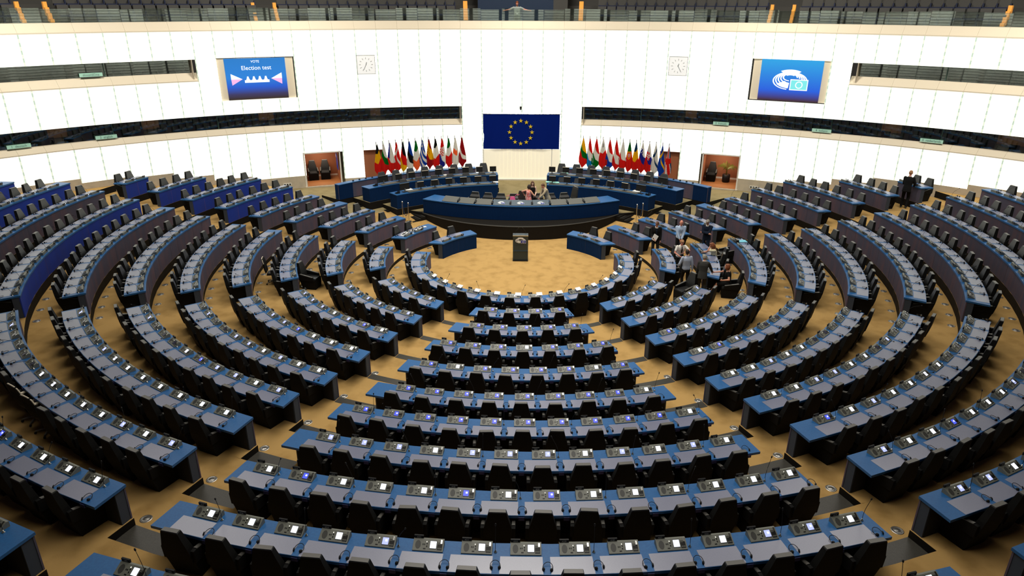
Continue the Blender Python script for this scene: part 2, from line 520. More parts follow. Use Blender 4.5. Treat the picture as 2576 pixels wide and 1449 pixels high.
def plate_mesh(num):
    b = MB()
    b.box((0, 0, 0.035), (0.15, 0.026, 0.066), BLACKP)
    v, f = glyphs(str(num), 0.048)
    b.add([(x, -0.0145, 0.036 + y) for x, y in v], f, DIGIT)
    b.add([(-x, 0.0145, 0.036 + y) for x, y in v], f, DIGIT)
    return b.mesh('number_plate')


def hook_mesh():
    b = MB(); b.box((0, 0, -0.045), (0.105, 0.012, 0.07), PURPLE); b.box((0, 0.02, -0.075), (0.105, 0.05, 0.012), PURPLE)
    return b.mesh('headset_hook')


HOOK = hook_mesh()


def mic_mesh(h, lean, az, L=0.46):
    b = MB()
    b.lathe([(0.026, 0), (0.026, 0.012), (0.012, 0.02), (0.008, 0.05)], CHROME, n=10)
    pts = [(0, 0, 0.03)]
    for i in range(1, 8):
        u = i / 7
        l = min(1, max(0, (u - .12) * 1.6)) * lean
        p = pts[-1]; st = L / 7
        pts.append((p[0] + st * sin(l) * sin(az), p[1] + st * sin(l) * cos(az), p[2] + st * cos(l)))
    b.tube(pts, 0.0045, BLACKP, n=5)
    d = (Vector(pts[-1]) - Vector(pts[-2])).normalized(); e = Vector(pts[-1])
    b.tube([e - d * .005, e + d * .008, e + d * .03, e + d * .042], [.006, .014, .014, .006], BLACKP, n=7)
    return b.mesh('microphone', True)


MICS = {'up': [mic_mesh(0, rad(a), rad(z)) for a, z in ((14, 170), (28, 60), (30, -70), (10, 0), (35, 120))],
        'lean': [mic_mesh(0, rad(a), rad(z), 0.5) for a, z in ((66, 185), (72, 200), (60, 160), (74, 175))]}
MICB = {'b': [mic_mesh(0, rad(a), rad(z), 0.48) for a, z in ((58, 185), (64, 195), (50, 170))]}
SEATS = []      # (distance, block, side, k, i, n, theta, r, floor z)
HEADS = []
NUMS = {}
BLKNAME = {('M', 1): 'centre', ('A', -1): 'inner left', ('A', 1): 'inner right', ('B', -1): 'outer left', ('B', 1): 'outer right', ('C', -1): 'far left', ('C', 1): 'far right'}


def rowname(blk, s, k):
    return f"{nth(k + 1) if blk in 'MC' else nth(k)} {BLKNAME[(blk, s)]} row" if not (blk == 'B') else f"{nth(k)} {BLKNAME[(blk, s)]} row"


def scr_kind(blk, k, i, n):
    q = random.random()
    if blk == 'M':
        if k == 0: return 'd'
        if k <= 6: return 'b' if q < .8 else 'w'
        if k == 7: return 'p' if q < .55 else 'w'
        if k == 8: return 'w' if q < .6 else 'b'
        return 'w' if q < .75 else 'p'
    if blk == 'A':
        fr = i / max(1, n - 1)
        if k <= 2: return 'p'
        if fr < .55: return 'w' if q < .62 else ('b' if q < .75 else 'p')
        return 'd' if q < .8 else 'p'
    return 'd'


pad_cache = {}
seatno = 100


def make_desk(blk, s, k, n, t0, t1, ts, pmat, cell, bay=None):
    """t0<t1 angle functions of the two ends, ts the seats' angles in the order of the label's counting"""
    global seatno
    r = R[k]; zt = ZT[k]; zf = FL[k]
    rn = rowname(blk, s, k)
    a_mid = (t0(r) + t1(r)) / 2
    base = P(r + .3, a_mid, zf)
    colour = {'NAVY': 'navy', 'MAUVE': 'slate', 'ROYAL': 'royal blue'}[[q for q in ('NAVY', 'MAUVE', 'ROYAL') if globals()[q] is pmat][0]]
    desk = thing('curved_desk', f'curved blue-topped desk with {colour} front forming the {rn}', 'desk', base, 0, 'curved desks in concentric rows')
    inv = -base
    nseg = max(6, int((t1(r) - t0(r)) / rad(3)))

    def part(mb, nm, lab=None, smooth=False):
        me = mb.mesh(nm, smooth); me.transform(Matrix.Translation(inv)); return put(nm, me, desk, label=lab)
    b = MB()
    b.sector(r, r + DW, zt - 0.055, zt, t0, t1, TOPBLUE, n=nseg)
    part(b, 'desktop')
    b = MB()
    e0 = lambda q: t0(q) + .012 / q; e1 = lambda q: t1(q) - .012 / q
    b.sector(r + .02, r + .05, zf, zt - .055, e0, e1, pmat, n=nseg)
    # seams between the upholstered front panels
    L = (t1(r) - t0(r)) * r; ns = max(1, round(L / (0.77 if pmat is not NAVY else 1.1)))
    for i in range(1, ns):
        t = t0(r) + (t1(r) - t0(r)) * i / ns
        b.sector(r + .0175, r + .03, zf + .005, zt - .06, t - .004 / r, t + .004 / r, SEAMRED if (pmat is ROYAL or i % 3 == 0) and pmat is not NAVY else SEAMDARK, n=1)
    part(b, 'front_panel')
    for (u, sg) in ((t0, 1), (t1, -1)):
        b = MB()
        f0 = (lambda q, u=u: u(q) + .02 / q) if sg > 0 else (lambda q, u=u: u(q) - .055 / q)
        f1 = (lambda q, u=u: u(q) + .055 / q) if sg > 0 else (lambda q, u=u: u(q) - .02 / q)
        b.sector(r + .03, r + .24, zf, zt - .055, f0, f1, SLATE, n=1)
        part(b, 'end_panel')
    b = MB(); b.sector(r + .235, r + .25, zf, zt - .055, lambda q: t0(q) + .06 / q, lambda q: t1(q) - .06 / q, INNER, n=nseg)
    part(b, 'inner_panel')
    key = (k, round(cell, 4))
    if key not in pad_cache:
        b = MB(); ha = cell * 0.425
        b.sector(r + .285, r + DW - .012, -0.01, 0.004, -ha, ha, PADM, n=4); pad_cache[key] = b.mesh('writing_pad')
    for i, t in enumerate(ts):
        pp = project(P(r, t, zt))
        if not (-260 < pp[0] < W + 260 and -100 < pp[1] < H + 330): seatno += 1; continue
        if not bay or (i not in bay):
            put('writing_pad', pad_cache[key], desk, Vector((0, 0, zt)) + inv, t)
        c = put('console', CONSOLE, desk, P(r + .145, t + .07 / r, zt) + inv, t)
        if blk != 'C':
            put('screen', SCREENS[scr_kind(blk, k, i, n)], c)
        num = {('M', 9): 437 - i, ('M', 8): 415 - i, ('M', 7): 389 - i}.get((blk, k), seatno); seatno += 1
        put('number_plate', plate_mesh(num), c, (-0.165, 0.075, 0.088) if blk == 'M' or blk == 'A' else (-0.165, 0.085, 0.05))
        if blk in 'MA':
            put('headset_hook', HOOK, desk, P(r + DW + .008, t + cell / 2, zt - .012) + inv, t + cell / 2)
        SEATS.append([(P(r + .5, t, zf) - CAMP).length, blk, s, k, i, n, t, r, zf, rn])
        if k > 0 or i % 2:
            HEADS.append([(P(r + .5, t, zf) - CAMP).length, blk, s, k, i, n, t + cell / 2, r, zt, rn])
    step = 2
    for i in range(0, n, step):
        t = ts[i] + (cell / 2 - .02 / r); pp = project(P(r, t, zt))
        if not (-100 < pp[0] < W + 100 and -60 < pp[1] < H + 100): continue
        fam = MICS['up'] if blk == 'M' else (MICS['lean'] if blk == 'A' and i / n > .3 else (MICS['up'] if blk == 'A' else MICB['b']))
        put('microphone', random.choice(fam), desk, P(r + .2, t, zt) + inv, t)
    return desk


# centre block
NM = {1: 4, 2: 5, 3: 7, 4: 8, 5: 9, 6: 11, 7: 12, 8: 14, 9: 15, 10: 16}
for k, n in NM.items():
    c = .77 / R[k]
    ts = [(i - (n - 1) / 2) * c + OFF['M'] * .3 for i in range(n)]
    make_desk('M', 1, k, n, edge(E_M, -1, 'M'), edge(E_M, 1, 'M'), ts, MAUVE, c)
# innermost C-shaped row
n = 18; c = .775 / R[0]
ts = [(i - (n - 1) / 2) * c for i in range(n)]
make_desk('M', 1, 0, n, lambda r: -E_BF(r), lambda r: E_BF(r), ts, MAUVE, c)
NC = [2, 2, 3, 4, 4, 5, 6, 6, 4, 2]
for s in (-1, 1):
    for k in range(1, 11):
        L = (E_AF(R[k]) - E_AN(R[k])) * R[k]; n = round(L / .77 - .1)
        cell = min(.77, (L - .30) / n) / R[k]
        t_a = E_AN(R[k]) + (L - n * cell * R[k] - .04) / R[k]
        ts = [s * (t_a + (i + .5) * cell) + OFF['A'] for i in range(n)]
        f0, f1 = edge(E_AN, s, 'A'), edge(E_AF, s, 'A')
        if s < 0: f0, f1 = f1, f0
        make_desk('A', s, k, n, f0, f1, ts, MAUVE, cell)
    for k in range(1, 12):
        if k <= 10:
            fe = E_BF
        else:
            fe = lambda r: rad(95.0)
        L = (fe(R[k]) - E_BN(R[k])) * R[k]; n = round(L / .77 - .1)
        cell = min(.77, (L - .10) / n) / R[k]
        t_a = E_BN(R[k]) + .05 / R[k]
        ts = [s * (t_a + (i + .5) * cell) + OFF['B'] for i in range(n)]
        f0, f1 = edge(E_BN, s, 'B'), edge(fe, s, 'B')
        if s < 0: f0, f1 = f1, f0
        pm = ROYAL if (s < 0 and k in (8, 10, 11)) else MAUVE
        make_desk('B', s, k, n, f0, f1, ts, pm, cell)
    for k in range(10):
        n = NC[k]; fe = (lambda r, q=CFT[k]: q)
        L = (CFT[k] - E_CN(R[k])) * R[k]
        cell = min(.77, (L - .1) / n) / R[k]
        t_a = E_CN(R[k]) + .12 / R[k]
        ts = [s * (t_a + (i + .5) * cell) + OFF['C'] for i in range(n)]
        f0, f1 = edge(E_CN, s, 'C'), edge(fe, s, 'C')
        if s < 0: f0, f1 = f1, f0
        pm = NAVY if k == 0 else (ROYAL if s < 0 and k >= 6 else MAUVE)
        make_desk('C', s, k, n, f0, f1, ts, pm, cell)

# ---------------------------------------------------------------- armchairs
def chair_parts():
    out = {}
    b = MB()     # upholstered tub that carries the seat
    b.prism([(-.26, -.25, 0.0), (.26, -.25, 0.0), (.26, .29, 0.0), (-.26, .29, 0.0)], [(-.275, -.36, .40), (.275, -.36, .40), (.275, .30, .40), (-.275, .30, .40)], SHELL)
    b.prism([(-.215, -.30, .40), (.215, -.30, .40), (.215, .30, .40), (-.215, .30, .40)], [(-.205, -.29, .455), (.205, -.29, .455), (.205, .29, .445), (-.205, .29, .445)], LEATHER)
    out['seat'] = b.mesh('seat')
    b = MB()     # leaning backrest, narrow at the top
    def ring(z, hw, yf, yb): return [(-hw, yb, z), (hw, yb, z), (hw * .96, yf, z), (-hw * .96, yf, z)]
    rs = [ring(.38, .245, -.25, -.375), ring(.60, .25, -.28, -.42), ring(.70, .235, -.30, -.435), ring(.90, .185, -.345, -.46), ring(1.035, .155, -.375, -.475)]
    for i in range(4):
        b.prism(rs[i], rs[i + 1], SHELL)
        for q in range(len(b.f)):
            if b.f[q] == [b.f[q][0], b.f[q][0] + 1, b.f[q][0] + 5, b.f[q][0] + 4] and b.f[q][0] % 8 == 2: b.m[q] = b.mi(LEATHER)
    b.prism(rs[4], ring(1.055, .145, -.385, -.468), LEATHER, LEATHERLIT)
    out['backrest'] = b.mesh('backrest')
    for nm, s in (('a', -1), ('b', 1)):
        b = MB()
        x0, x1 = .235 * s, .305 * s
        if s < 0: x0, x1 = x1, x0
        pr = [(-.36, .38), (.24, .38), (.22, .52), (-.30, .63), (-.38, .63)]
        b.prism([(x0, y, z) for y, z in pr], [(x1, y, z) for y, z in pr], SHELL)
        b.prism([(x0, -.30, .628), (x1, -.30, .628), (x1, .21, .520), (x0, .21, .520)], [(x0 + .008, -.30, .645), (x1 - .008, -.30, .645), (x1 - .008, .205, .537), (x0 + .008, .205, .537)], LEATHERLIT)
        out['arm' + nm] = b.mesh('armrest')
    return out


CH = chair_parts()


def make_chair(loc, rz, label, group=None, name='armchair'):
    t = thing(name, label, 'chair', loc, rz, group)
    put('seat', CH['seat'], t); put('backrest', CH['backrest'], t); put('armrest', CH['arma'], t); put('armrest', CH['armb'], t)
    return t


def count_from(blk, s):
    if blk == 'M': return 'from its left end'
    if blk == 'C': return 'from its left end' if s < 0 else 'from its right end'
    return 'from its lower end'


# seats whose chair is missing, replaced or turned round in the photograph
task_px = [(62, 1035), (108, 1062)]
cand = [q for q in SEATS if q[1] == 'A' and q[2] == -1 and q[3] == 8]
task = []
for px in task_px:
    q = min((c for c in cand if c not in task), key=lambda c: (Vector(project(P(c[7] + .5, c[6], c[8] + .6))[:2]) - Vector(px)).length)
    task.append(q)
skip = [(q[1], q[2], q[3], q[4]) for q in task]
skip += [('B', 1, 2, 3), ('B', 1, 2, 4)]          # seats used by the two seated women
chairs = sorted([q for q in SEATS if (q[1], q[2], q[3], q[4]) not in skip], key=lambda q: q[0])


def seat_pose(q):
    rnd = random.Random(hash((q[1], q[2], q[3], q[4])) % 9973 if False else (ord(q[1]) * 977 + q[2] * 31 + q[3] * 101 + q[4] * 7))
    dr = rnd.uniform(-.03, .05); da = rnd.gauss(0, rad(2.5)); dt = rnd.uniform(-.025, .025) / q[7]
    if q[1] in 'BC': da += rad(rnd.uniform(-4, 4))
    return P(q[7] + .46 + dr, q[6] + dt, q[8]), q[6] + da


for q in chairs[:296]:
    loc, rz = seat_pose(q)
    make_chair(loc, rz, f"black leather armchair in the {q[9]}, {nth(q[4] + 1)} {count_from(q[1], q[2])}", 'black armchairs pushed up to the curved desks')
far = MB()
for q in chairs[296:]:
    loc, rz = seat_pose(q); M = Matrix.Translation(loc) @ Matrix.Rotation(rz, 4, 'Z')
    for me in CH.values():
        vv = [M @ v.co for v in me.vertices]
        for mi, mt in enumerate(me.materials):
            fs = [list(p.vertices) for p in me.polygons if p.material_index == mi]
            if fs:
                used = sorted({i for f in fs for i in f}); ix = {a: j for j, a in enumerate(used)}
                far.add([vv[i] for i in used], [[ix[i] for i in f] for f in fs], mt)
if far.v:
    tag(far.build('distant_armchairs'), 'remaining black leather armchairs at the desks near the flags and doorways', 'chairs', None, 'stuff')

CHAIR_G = 'black armchairs standing turned away from the desks'
make_chair((-8.45, -2.45, FL[2]), rad(-100), 'black leather armchair standing alone, turned sideways between two left desks', CHAIR_G)
make_chair((9.0, .95, FL[2]), rad(92), 'black leather armchair pulled back behind the seated woman with curly hair', CHAIR_G)
make_chair((8.09, -2.99, FL[2]), rad(78), 'black leather armchair turned sideways, occupied by the woman in black', CHAIR_G)
make_chair((6.35, -2.95, FL[1]), rad(120), 'black leather armchair pulled out sideways behind the standing man in blue', CHAIR_G)
make_chair(P(R[2] + .69, rad(88.5), FL[2]), rad(88), 'black leather armchair under the seated woman with curly hair', CHAIR_G)


def task_chair(loc, rz, label):
    t = thing('task_chair', label, 'office chair', loc, rz, 'wheeled task chairs')
    b = MB()
    for i in range(5):
        a = 2 * PI * i / 5 + .3
        b.tube([(0, 0, .10), (.16 * cos(a), .16 * sin(a), .095), (.31 * cos(a), .31 * sin(a), .07)], [.028, .022, .016], ALC, n=6)
    base = b.build('star_base', t)
    for i in range(5):
        a = 2 * PI * i / 5 + .3; b = MB(); b.tube([(-.014, 0, 0), (.014, 0, 0)], .03, BLACKP, n=10)
        b.build('caster', base, loc=(.31 * cos(a), .31 * sin(a), .03), rz=a + PI / 2)
    b = MB(); b.tube([(0, 0, .10), (0, 0, .42)], [.03, .025], BLACKP, n=8); b.build('gas_column', t)
    b = MB(); b.box((0, .02, .455), (.47, .46, .08), BLACKP, taper=.92); b.build('seat', t)
    b = MB(); pts = []
    rows = [(.52, .20, -.22), (.68, .225, -.255), (.88, .22, -.27), (1.02, .20, -.30), (1.08, .17, -.325)]
    for i in range(4):
        z0, w0, y0 = rows[i]; z1, w1, y1 = rows[i + 1]
        b.prism([(-w0, y0 - .03, z0), (w0, y0 - .03, z0), (w0, y0 + .02, z0), (-w0, y0 + .02, z0)], [(-w1, y1 - .03, z1), (w1, y1 - .03, z1), (w1, y1 + .02, z1), (-w1, y1 + .02, z1)], SHELL)
    bk = b.build('backrest', t)
    b = MB(); b.tube([(-.215, -.27, .9), (-.195, -.305, 1.03), (-.12, -.335, 1.095), (0, -.34, 1.105), (.12, -.335, 1.095), (.195, -.305, 1.03), (.215, -.27, .9)], .016, CREAM, n=6); b.build('rim', bk)
    for s in (-1, 1):
        b = MB(); b.tube([(.23 * s, -.02, .44), (.29 * s, -.03, .50), (.29 * s, -.03, .64)], .014, ALC, n=6); b.box((.29 * s, .02, .655), (.07, .25, .03), CREAM)
        b.build('armrest', t)


for q, w in zip(task, ('upper', 'lower')):
    task_chair(P(q[7] + .62, q[6], q[8]), q[6] + rad(8), f'grey wheeled task chair with pale arms in the eighth inner left row, {w} of two')
task_chair((-9.95, -2.45, FL[3]), rad(-80), 'wheeled task chair behind the end of the third outer left desk')

# ---------------------------------------------------------------- headsets lying on the desks
def headset_parts():
    b = MB()
    b.tube([(.078 * cos(a), .02 + .085 * sin(a), .014 + .03 * max(0, sin(a))) for a in [rad(x) for x in range(-25, 206, 23)]], .0055, BLACKP, n=5)
    band = b.mesh('headband', True)
    b = MB()
    b.lathe([(.004, -.014), (.026, -.012), (.030, 0), (.026, .012), (.004, .014)], BLACKP, n=9, ms=[CHROME, BLACKP, BLACKP, BLACKP])
    ear = b.mesh('earpiece', True)
    return band, ear


HB, HE = headset_parts()


def headset(loc, rz, label, parts=True, jit=0.0):
    if parts:
        t = thing('headset', label, 'headset', loc, rz + jit, 'listening headsets laid between the desk pads')
        put('headband', HB, t)
        for s in (-1, 1):
            e = put('earpiece', HE, t, (.062 * s, -.028, .02)); e.rotation_euler = (rad(70), 0, rad(60) * s)
        return t
    return None


heads = sorted(HEADS, key=lambda q: q[0])


def head_pose(q):
    rnd = random.Random(ord(q[1]) * 771 + q[2] * 37 + q[3] * 113 + q[4] * 13)
    return P(q[7] + DW - .12 + rnd.uniform(-.03, .02), q[6] + rnd.uniform(-.02, .02) / q[7], q[8] + .003), q[6] + rnd.gauss(0, .18)


for q in heads[:296]:
    loc, rz = head_pose(q)
    headset(loc, rz, f"black headset beside the {nth(q[4] + 1)} place {count_from(q[1], q[2])} of the {q[9]}")
fh = MB()
for q in heads[296:]:
    loc, rz = head_pose(q); M = Matrix.Translation(loc) @ Matrix.Rotation(rz, 4, 'Z')
    fh.tube([M @ Vector((.078 * cos(a), .02 + .085 * sin(a), .014 + .03 * max(0, sin(a)))) for a in [rad(x) for x in range(-25, 206, 46)]], .006, BLACKP, n=4)
    for s in (-1, 1): fh.ball(M @ Vector((.062 * s, -.028, .02)), .026, BLACKP, n=6, k=4)
if fh.v: tag(fh.build('distant_headsets'), 'remaining headsets on the desks near the flags and doorways', 'headsets', None, 'stuff')

# ---------------------------------------------------------------- metal outlets in the carpet
b = MB(); b.lathe([(.115, 0), (.115, .005), (.095, .008), (.09, .005), (.05, .005), (.045, .009)], DISCM, n=20)
OUT = b.mesh('floor_outlet', True)
for s in (-1, 1):
    for k in range(0, 9):
        r = R[k + 1] - .17; t_0 = E_BN(R[k + 1]) + .35 / r; j = 0
        while j < 7:
            t = s * (t_0 + j * .978 / r)
            pp = project(P(r, t, FL[k])); j += 1
            if not (0 < pp[0] < W): continue
            o = put('floor_outlet', OUT, None, P(r, t, FL[k]))
            tag(o, f"round metal floor outlet before the {nth(k + 1)} outer {'left' if s < 0 else 'right'} desk, {nth(j)} from its lower end", 'floor outlet', 'round floor outlets')
    for k in range(3, 9):
        r = R[k + 1] - .30; t = s * (E_AN(R[k + 1]) + .12 / r) + OFF['A']
        o = put('floor_outlet', OUT, None, P(r, t, FL[k]))
        tag(o, f"round metal floor outlet in the {'left' if s < 0 else 'right'} aisle below the {nth(k + 1)} step", 'floor outlet', 'round floor outlets')

# ---------------------------------------------------------------- the curved backlit wall
A0 = -0.12
pos = [2.1 * k for k in range(11)]
pos += [21.0 + 1.765 * j for j in range(1, 11)]
pos += [pos[-1] + 2.03 * j for j in range(1, 13)]
SEAMS = sorted([-p + A0 for p in pos[1:]] + [p + A0 for p in pos])
TOPZ = HC[0]


def base_z(a):
    a = abs(a)
    for lim, z in ((23, 1.50), (28, 1.83), (31.6, 2.05), (35.5, 2.36), (38.5, 2.68), (42, 2.76), (99, 2.98)):
        if a < lim: return z


def col_zones(a):
    m = abs(a - A0)
    if m < 4.2: return [(2.93, TOPZ)]
    if m < 6.3: return [(1.3, TOPZ)]
    out = []
    if (-30.0 < a < -22.95) or (22.7 < a < 29.9): out += [(8.28, TOPZ), (HB1[0], 6.15)]
    elif m > 31.7: out += [(HB2[0], TOPZ), (HB1[0], 7.20)]
    else: out += [(HB1[0], TOPZ)]
    lo = base_z(a)
    if 19.0 < m < 22.8: lo = 3.07
    if 14.8 < m < 16.9: lo = 3.07
    out.append((lo, 4.40))
    return out


def wall_section(nm, sel):
    root = bpy.data.objects.new(nm, None); COL.objects.link(root); struct(root)
    base = MB(); led = MB(); led2 = MB(); corn = MB()
    for i in range(len(SEAMS) - 1):
        a, b_ = SEAMS[i], SEAMS[i + 1]; m = (a + b_) / 2
        if not sel(m): continue
        for (z0, z1) in col_zones(m):
            p = MB(); g = 0.0
            f = [WP(a, z0), WP(b_, z0), WP(b_, z1), WP(a, z1)]; q = [WP(a, z0, .05), WP(b_, z0, .05), WP(b_, z1, .05), WP(a, z1, .05)]
            p.prism(q, f, BACKLIT)
            # clipped vertical joint along one edge
            z = z0; j = 0; w = .055 if abs(m) < 38 else .065
            dt = (WP(b_, 0) - WP(a, 0)).normalized() * w; nrm = Vector((0, YW, 0)) - WP(a, 0); nrm.z = 0; nrm.normalize()
            while z < z1 - .01:
                ze = min(z1, z + .165); c = WP(a, z)
                ps = [c - dt * .5, c + dt * .5, c + dt * .5 + nrm * .012, c - dt * .5 + nrm * .012]
                p.prism(ps, [Vector((v.x, v.y, ze)) for v in ps], SEAMCLIP if j % 2 else SEAM)
                z = ze; j += 1
            p.build('backlit_panel', root)
        # stone base
        mm = abs(m - A0)
        if mm > 4.2 and not (19.0 < mm < 22.8) and not (14.8 < mm < 16.9):
            zb = base_z(m) if mm > 6.3 else 1.3
            base.prism([WP(a, 0.4, -.03), WP(b_, 0.4, -.03), WP(b_, 0.4, .1), WP(a, 0.4, .1)], [WP(a, zb, -.03), WP(b_, zb, -.03), WP(b_, zb, .1), WP(a, zb, .1)], STONE)
        def ledge(mb, zl, zh, gap=.003):
            d = (WP(b_, 0) - WP(a, 0)).normalized() * gap
            lo = [WP(a, zl - .05, -.02) + d, WP(b_, zl - .05, -.02) - d, WP(b_, zl - .05, .5) - d, WP(a, zl - .05, .5) + d]
            hi = [WP(a, zl, -.02) + d, WP(b_, zl, -.02) - d, WP(b_, zh, .46) - d, WP(a, zh, .46) + d]
            mb.prism(lo, hi, CREAM)
        if mm > 6.3: ledge(led, 4.42, 4.66)
        if mm > 31.7: ledge(led2, 7.23, 7.58)
        ledge(corn, 9.635, 10.05)
    if base.v: base.build('stone_base', root)
    if led.v: led.build('lower_ledge', root)
    if led2.v: led2.build('upper_ledge', root)
    corn.build('cornice', root)
    return root


WB = wall_section('wall_back', lambda a: abs(a - A0) < 21)
WLf = wall_section('wall_left', lambda a: a - A0 < -21)
WRt = wall_section('wall_right', lambda a: a - A0 > 21)


def arc_box(mb, a0, a1, r0, r1, z0, z1, m, n=1):
    for i in range(n):
        x, y = a0 + (a1 - a0) * i / n, a0 + (a1 - a0) * (i + 1) / n
        mb.prism([WP(x, z0, r0), WP(y, z0, r0), WP(y, z0, r1), WP(x, z0, r1)], [WP(x, z1, r0), WP(y, z1, r0), WP(y, z1, r1), WP(x, z1, r1)], m)


def booth(nm, a0, a1, z0, z1, panes, woods, lab, seed):
    """interpreters' booth behind tinted panes"""
    t = bpy.data.objects.new(nm, None); COL.objects.link(t); struct(t)
    n = max(2, int(abs(a1 - a0) / 2))
    b = MB()
    arc_box(b, a0, a1, .5, 3.0, z0 - .35, z0 - .12, DARKB, n); arc_box(b, a0, a1, .02, 3.0, z1 + .02, z1 + .12, DARKB, n)
    arc_box(b, a0, a1, 3.0, 3.1, z0 - .35, z1 + .1, DARKB, n)
    for e in (a0, a1): arc_box(b, e - .03, e + .03, .0, 3.0, z0 - .3, z1 + .1, STONE)
    b.build('booth_shell', t)
    for (w0, w1, za, zb) in woods:
        b = MB(); arc_box(b, w0, w1, 2.9, 2.97, za, zb, BROWNB, 2); b.build('wood_door', t)
        area('booth_fill', WP((w0 + w1) / 2, z1 - .04, 2.1), .5, 5, (1, .85, .65))  # added fill light that brings out the wood door
    ed = sorted([a0, a1] + panes)
    for i in range(len(ed) - 1):
        b = MB(); k = max(1, int((ed[i + 1] - ed[i]) / 2.2))
        tl = .055 if z0 > 7 else 0.0
        for j in range(k):
            x, y = ed[i] + .02 + (ed[i + 1] - ed[i] - .04) * j / k, ed[i] + .02 + (ed[i + 1] - ed[i] - .04) * (j + 1) / k
            b.prism([WP(x, z0 - .08, .47), WP(y, z0 - .08, .47), WP(y, z0 - .08, .48), WP(x, z0 - .08, .48)], [WP(x, z1 + .05, .47 + tl), WP(y, z1 + .05, .47 + tl), WP(y, z1 + .05, .48 + tl), WP(x, z1 + .05, .48 + tl)], GLASS)
        b.build('glass_pane', t)
    for p in panes:
        b = MB(); arc_box(b, p - .025, p + .025, .44, .9, z0 - .06, z1 + .03, GLASSED); b.build('glass_fin', t)
    rnd = random.Random(seed); i = 0; x = a0 + .6
    while x < a1 - .6:
        b = MB(); c = WP(x, z0 + .02, 1.2 + rnd.random() * .3)
        b.box(c, (.42, .05, .26), BLACKP, Matrix.Rotation(-rad(x), 3, 'Z')); b.box((c.x, c.y, c.z - .17), (.2, .16, .12), BLACKP)
        o = b.build('booth_monitor', None); i += 1
        tag(o, f"dark monitor inside the {lab}, {nth(i)} from its left end", 'monitor', 'monitors in the interpreter booths')
        x += 1.3 + rnd.random() * 1.1
    return t


booth('window_1', -48.5, -6.62, HB1[1] - .02, HB1[0], [-46.9, -39.4, -30.5, -22.3 + 1.3, -12.5], [(-43.6, -42.2, 4.5, 5.35), (-36.4, -35.0, 4.5, 5.4), (-26.3, -24.9, 4.6, 5.4), (-15.6, -14.6, 4.5, 5.3)], 'lower left booth', 3)
booth('window_2', 6.38, 48.5, HB1[1] - .02, HB1[0], [12.3, 20.9, 30.5, 39.6], [(16.5, 17.6, 4.5, 5.4), (24.5, 25.8, 4.7, 5.35), (34.2, 35.8, 4.5, 5.35), (43.0, 45.0, 4.5, 5.3)], 'lower right booth', 4)
booth('window_3', -50.5, -32.05, HB2[1] - .02, HB2[0], [-39.1], [], 'upper left booth', 5)
booth('window_4', 31.95, 50.5, HB2[1] - .02, HB2[0], [38.9], [], 'upper right booth', 6)


def on_wall(a, z, dr=0.0):
    """frame on the wall at angle a: x to the right as seen from the hall, z up, -y towards the hall"""
    return WP(a, z, dr), -rad(a)


def sign(a, z, w, txt, lab):
    c, rz = on_wall(a, z, .30)
    t = thing('language_sign', lab, 'sign', c, rz, 'language signs at the booth windows')
    b = MB(); b.box((0, 0, 0), (w, .012, .17), SIGN); b.build('sign_board', t)
    me = text_mesh(txt, .15, SIGNT); me.transform(Matrix.Rotation(PI / 2, 4, 'X')); put('lettering', me, t, (0, -.009, -.005))


for a, z, w, tx in ((-40.05, 4.78, .95, '2  english'), (-46.6, 4.78, .95, '1  deutsch'), (20.35, 4.76, .85, '3  fran\u00e7ais'), (29.75, 4.76, .95, '4  italiano'), (38.95, 4.77, 1.0, '5  nederlands'), (-40.2, 7.72, .98, 'sloven\u0161\u010dina')):
    sign(a, z, w, tx, f"pale green booth sign reading {tx.split()[-1]} at the bottom of a booth window")


# ---- screens set in the wall
def screen_mat(name, stops):
    m = bpy.data.materials.new(name); m.use_nodes = True; nt = m.node_tree; b = nt.nodes['Principled BSDF']
    b.inputs['Base Color'].default_value = (.01, .01, .01, 1); b.inputs['Roughness'].default_value = .6
    tc = nt.nodes.new('ShaderNodeTexCoord'); sp = nt.nodes.new('ShaderNodeSeparateXYZ'); r = nt.nodes.new('ShaderNodeMapRange')
    r.inputs[1].default_value = -1.0; r.inputs[2].default_value = 1.0
    cr = nt.nodes.new('ShaderNodeValToRGB')
    while len(cr.color_ramp.elements) < len(stops): cr.color_ramp.elements.new(.5)
    for e, (p, c) in zip(cr.color_ramp.elements, stops): e.position = p; e.color = (*c, 1)
    nt.links.new(tc.outputs['Object'], sp.inputs[0]); nt.links.new(sp.outputs['Z'], r.inputs[0]); nt.links.new(r.outputs[0], cr.inputs[0])
    nt.links.new(cr.outputs[0], b.inputs['Emission Color']); b.inputs['Emission Strength'].default_value = 1.0
    return m


SCL = screen_mat('vote_screen_picture', [(0, (.035, .02, .015)), (.12, (.04, .035, .12)), (.3, (.01, .10, .62)), (.55, (.015, .22, .70)), (1, (.01, .20, .60))])
SCRR = screen_mat('emblem_screen_picture', [(0, (.05, .02, .04)), (.1, (.04, .05, .30)), (.25, (.01, .11, .72)), (.6, (.012, .22, .74)), (1, (.015, .36, .78))])


def flatpoly(mb, pts, y, m, th=.004):
    mb.prism([(x, y, z) for x, z in pts], [(x, y - th, z) for x, z in pts], m)


def wall_screen(am, halfw, zc, hh, dispw, disph, pm, lab):
    c, rz = on_wall(am, zc, RW * (cos(rad(3.5)) - 1) + .06)
    t = thing('video_screen', lab, 'screen', c, rz, 'video screens in the wall')
    b = MB(); b.box((0, 0.05, 0), (2 * halfw, .08, 2 * hh), BEIGEF); b.build('frame', t)
    b = MB(); b.box((0, .002, 0), (2 * dispw, .05, 2 * disph), pm); d = b.build('display', t)
    return t, d


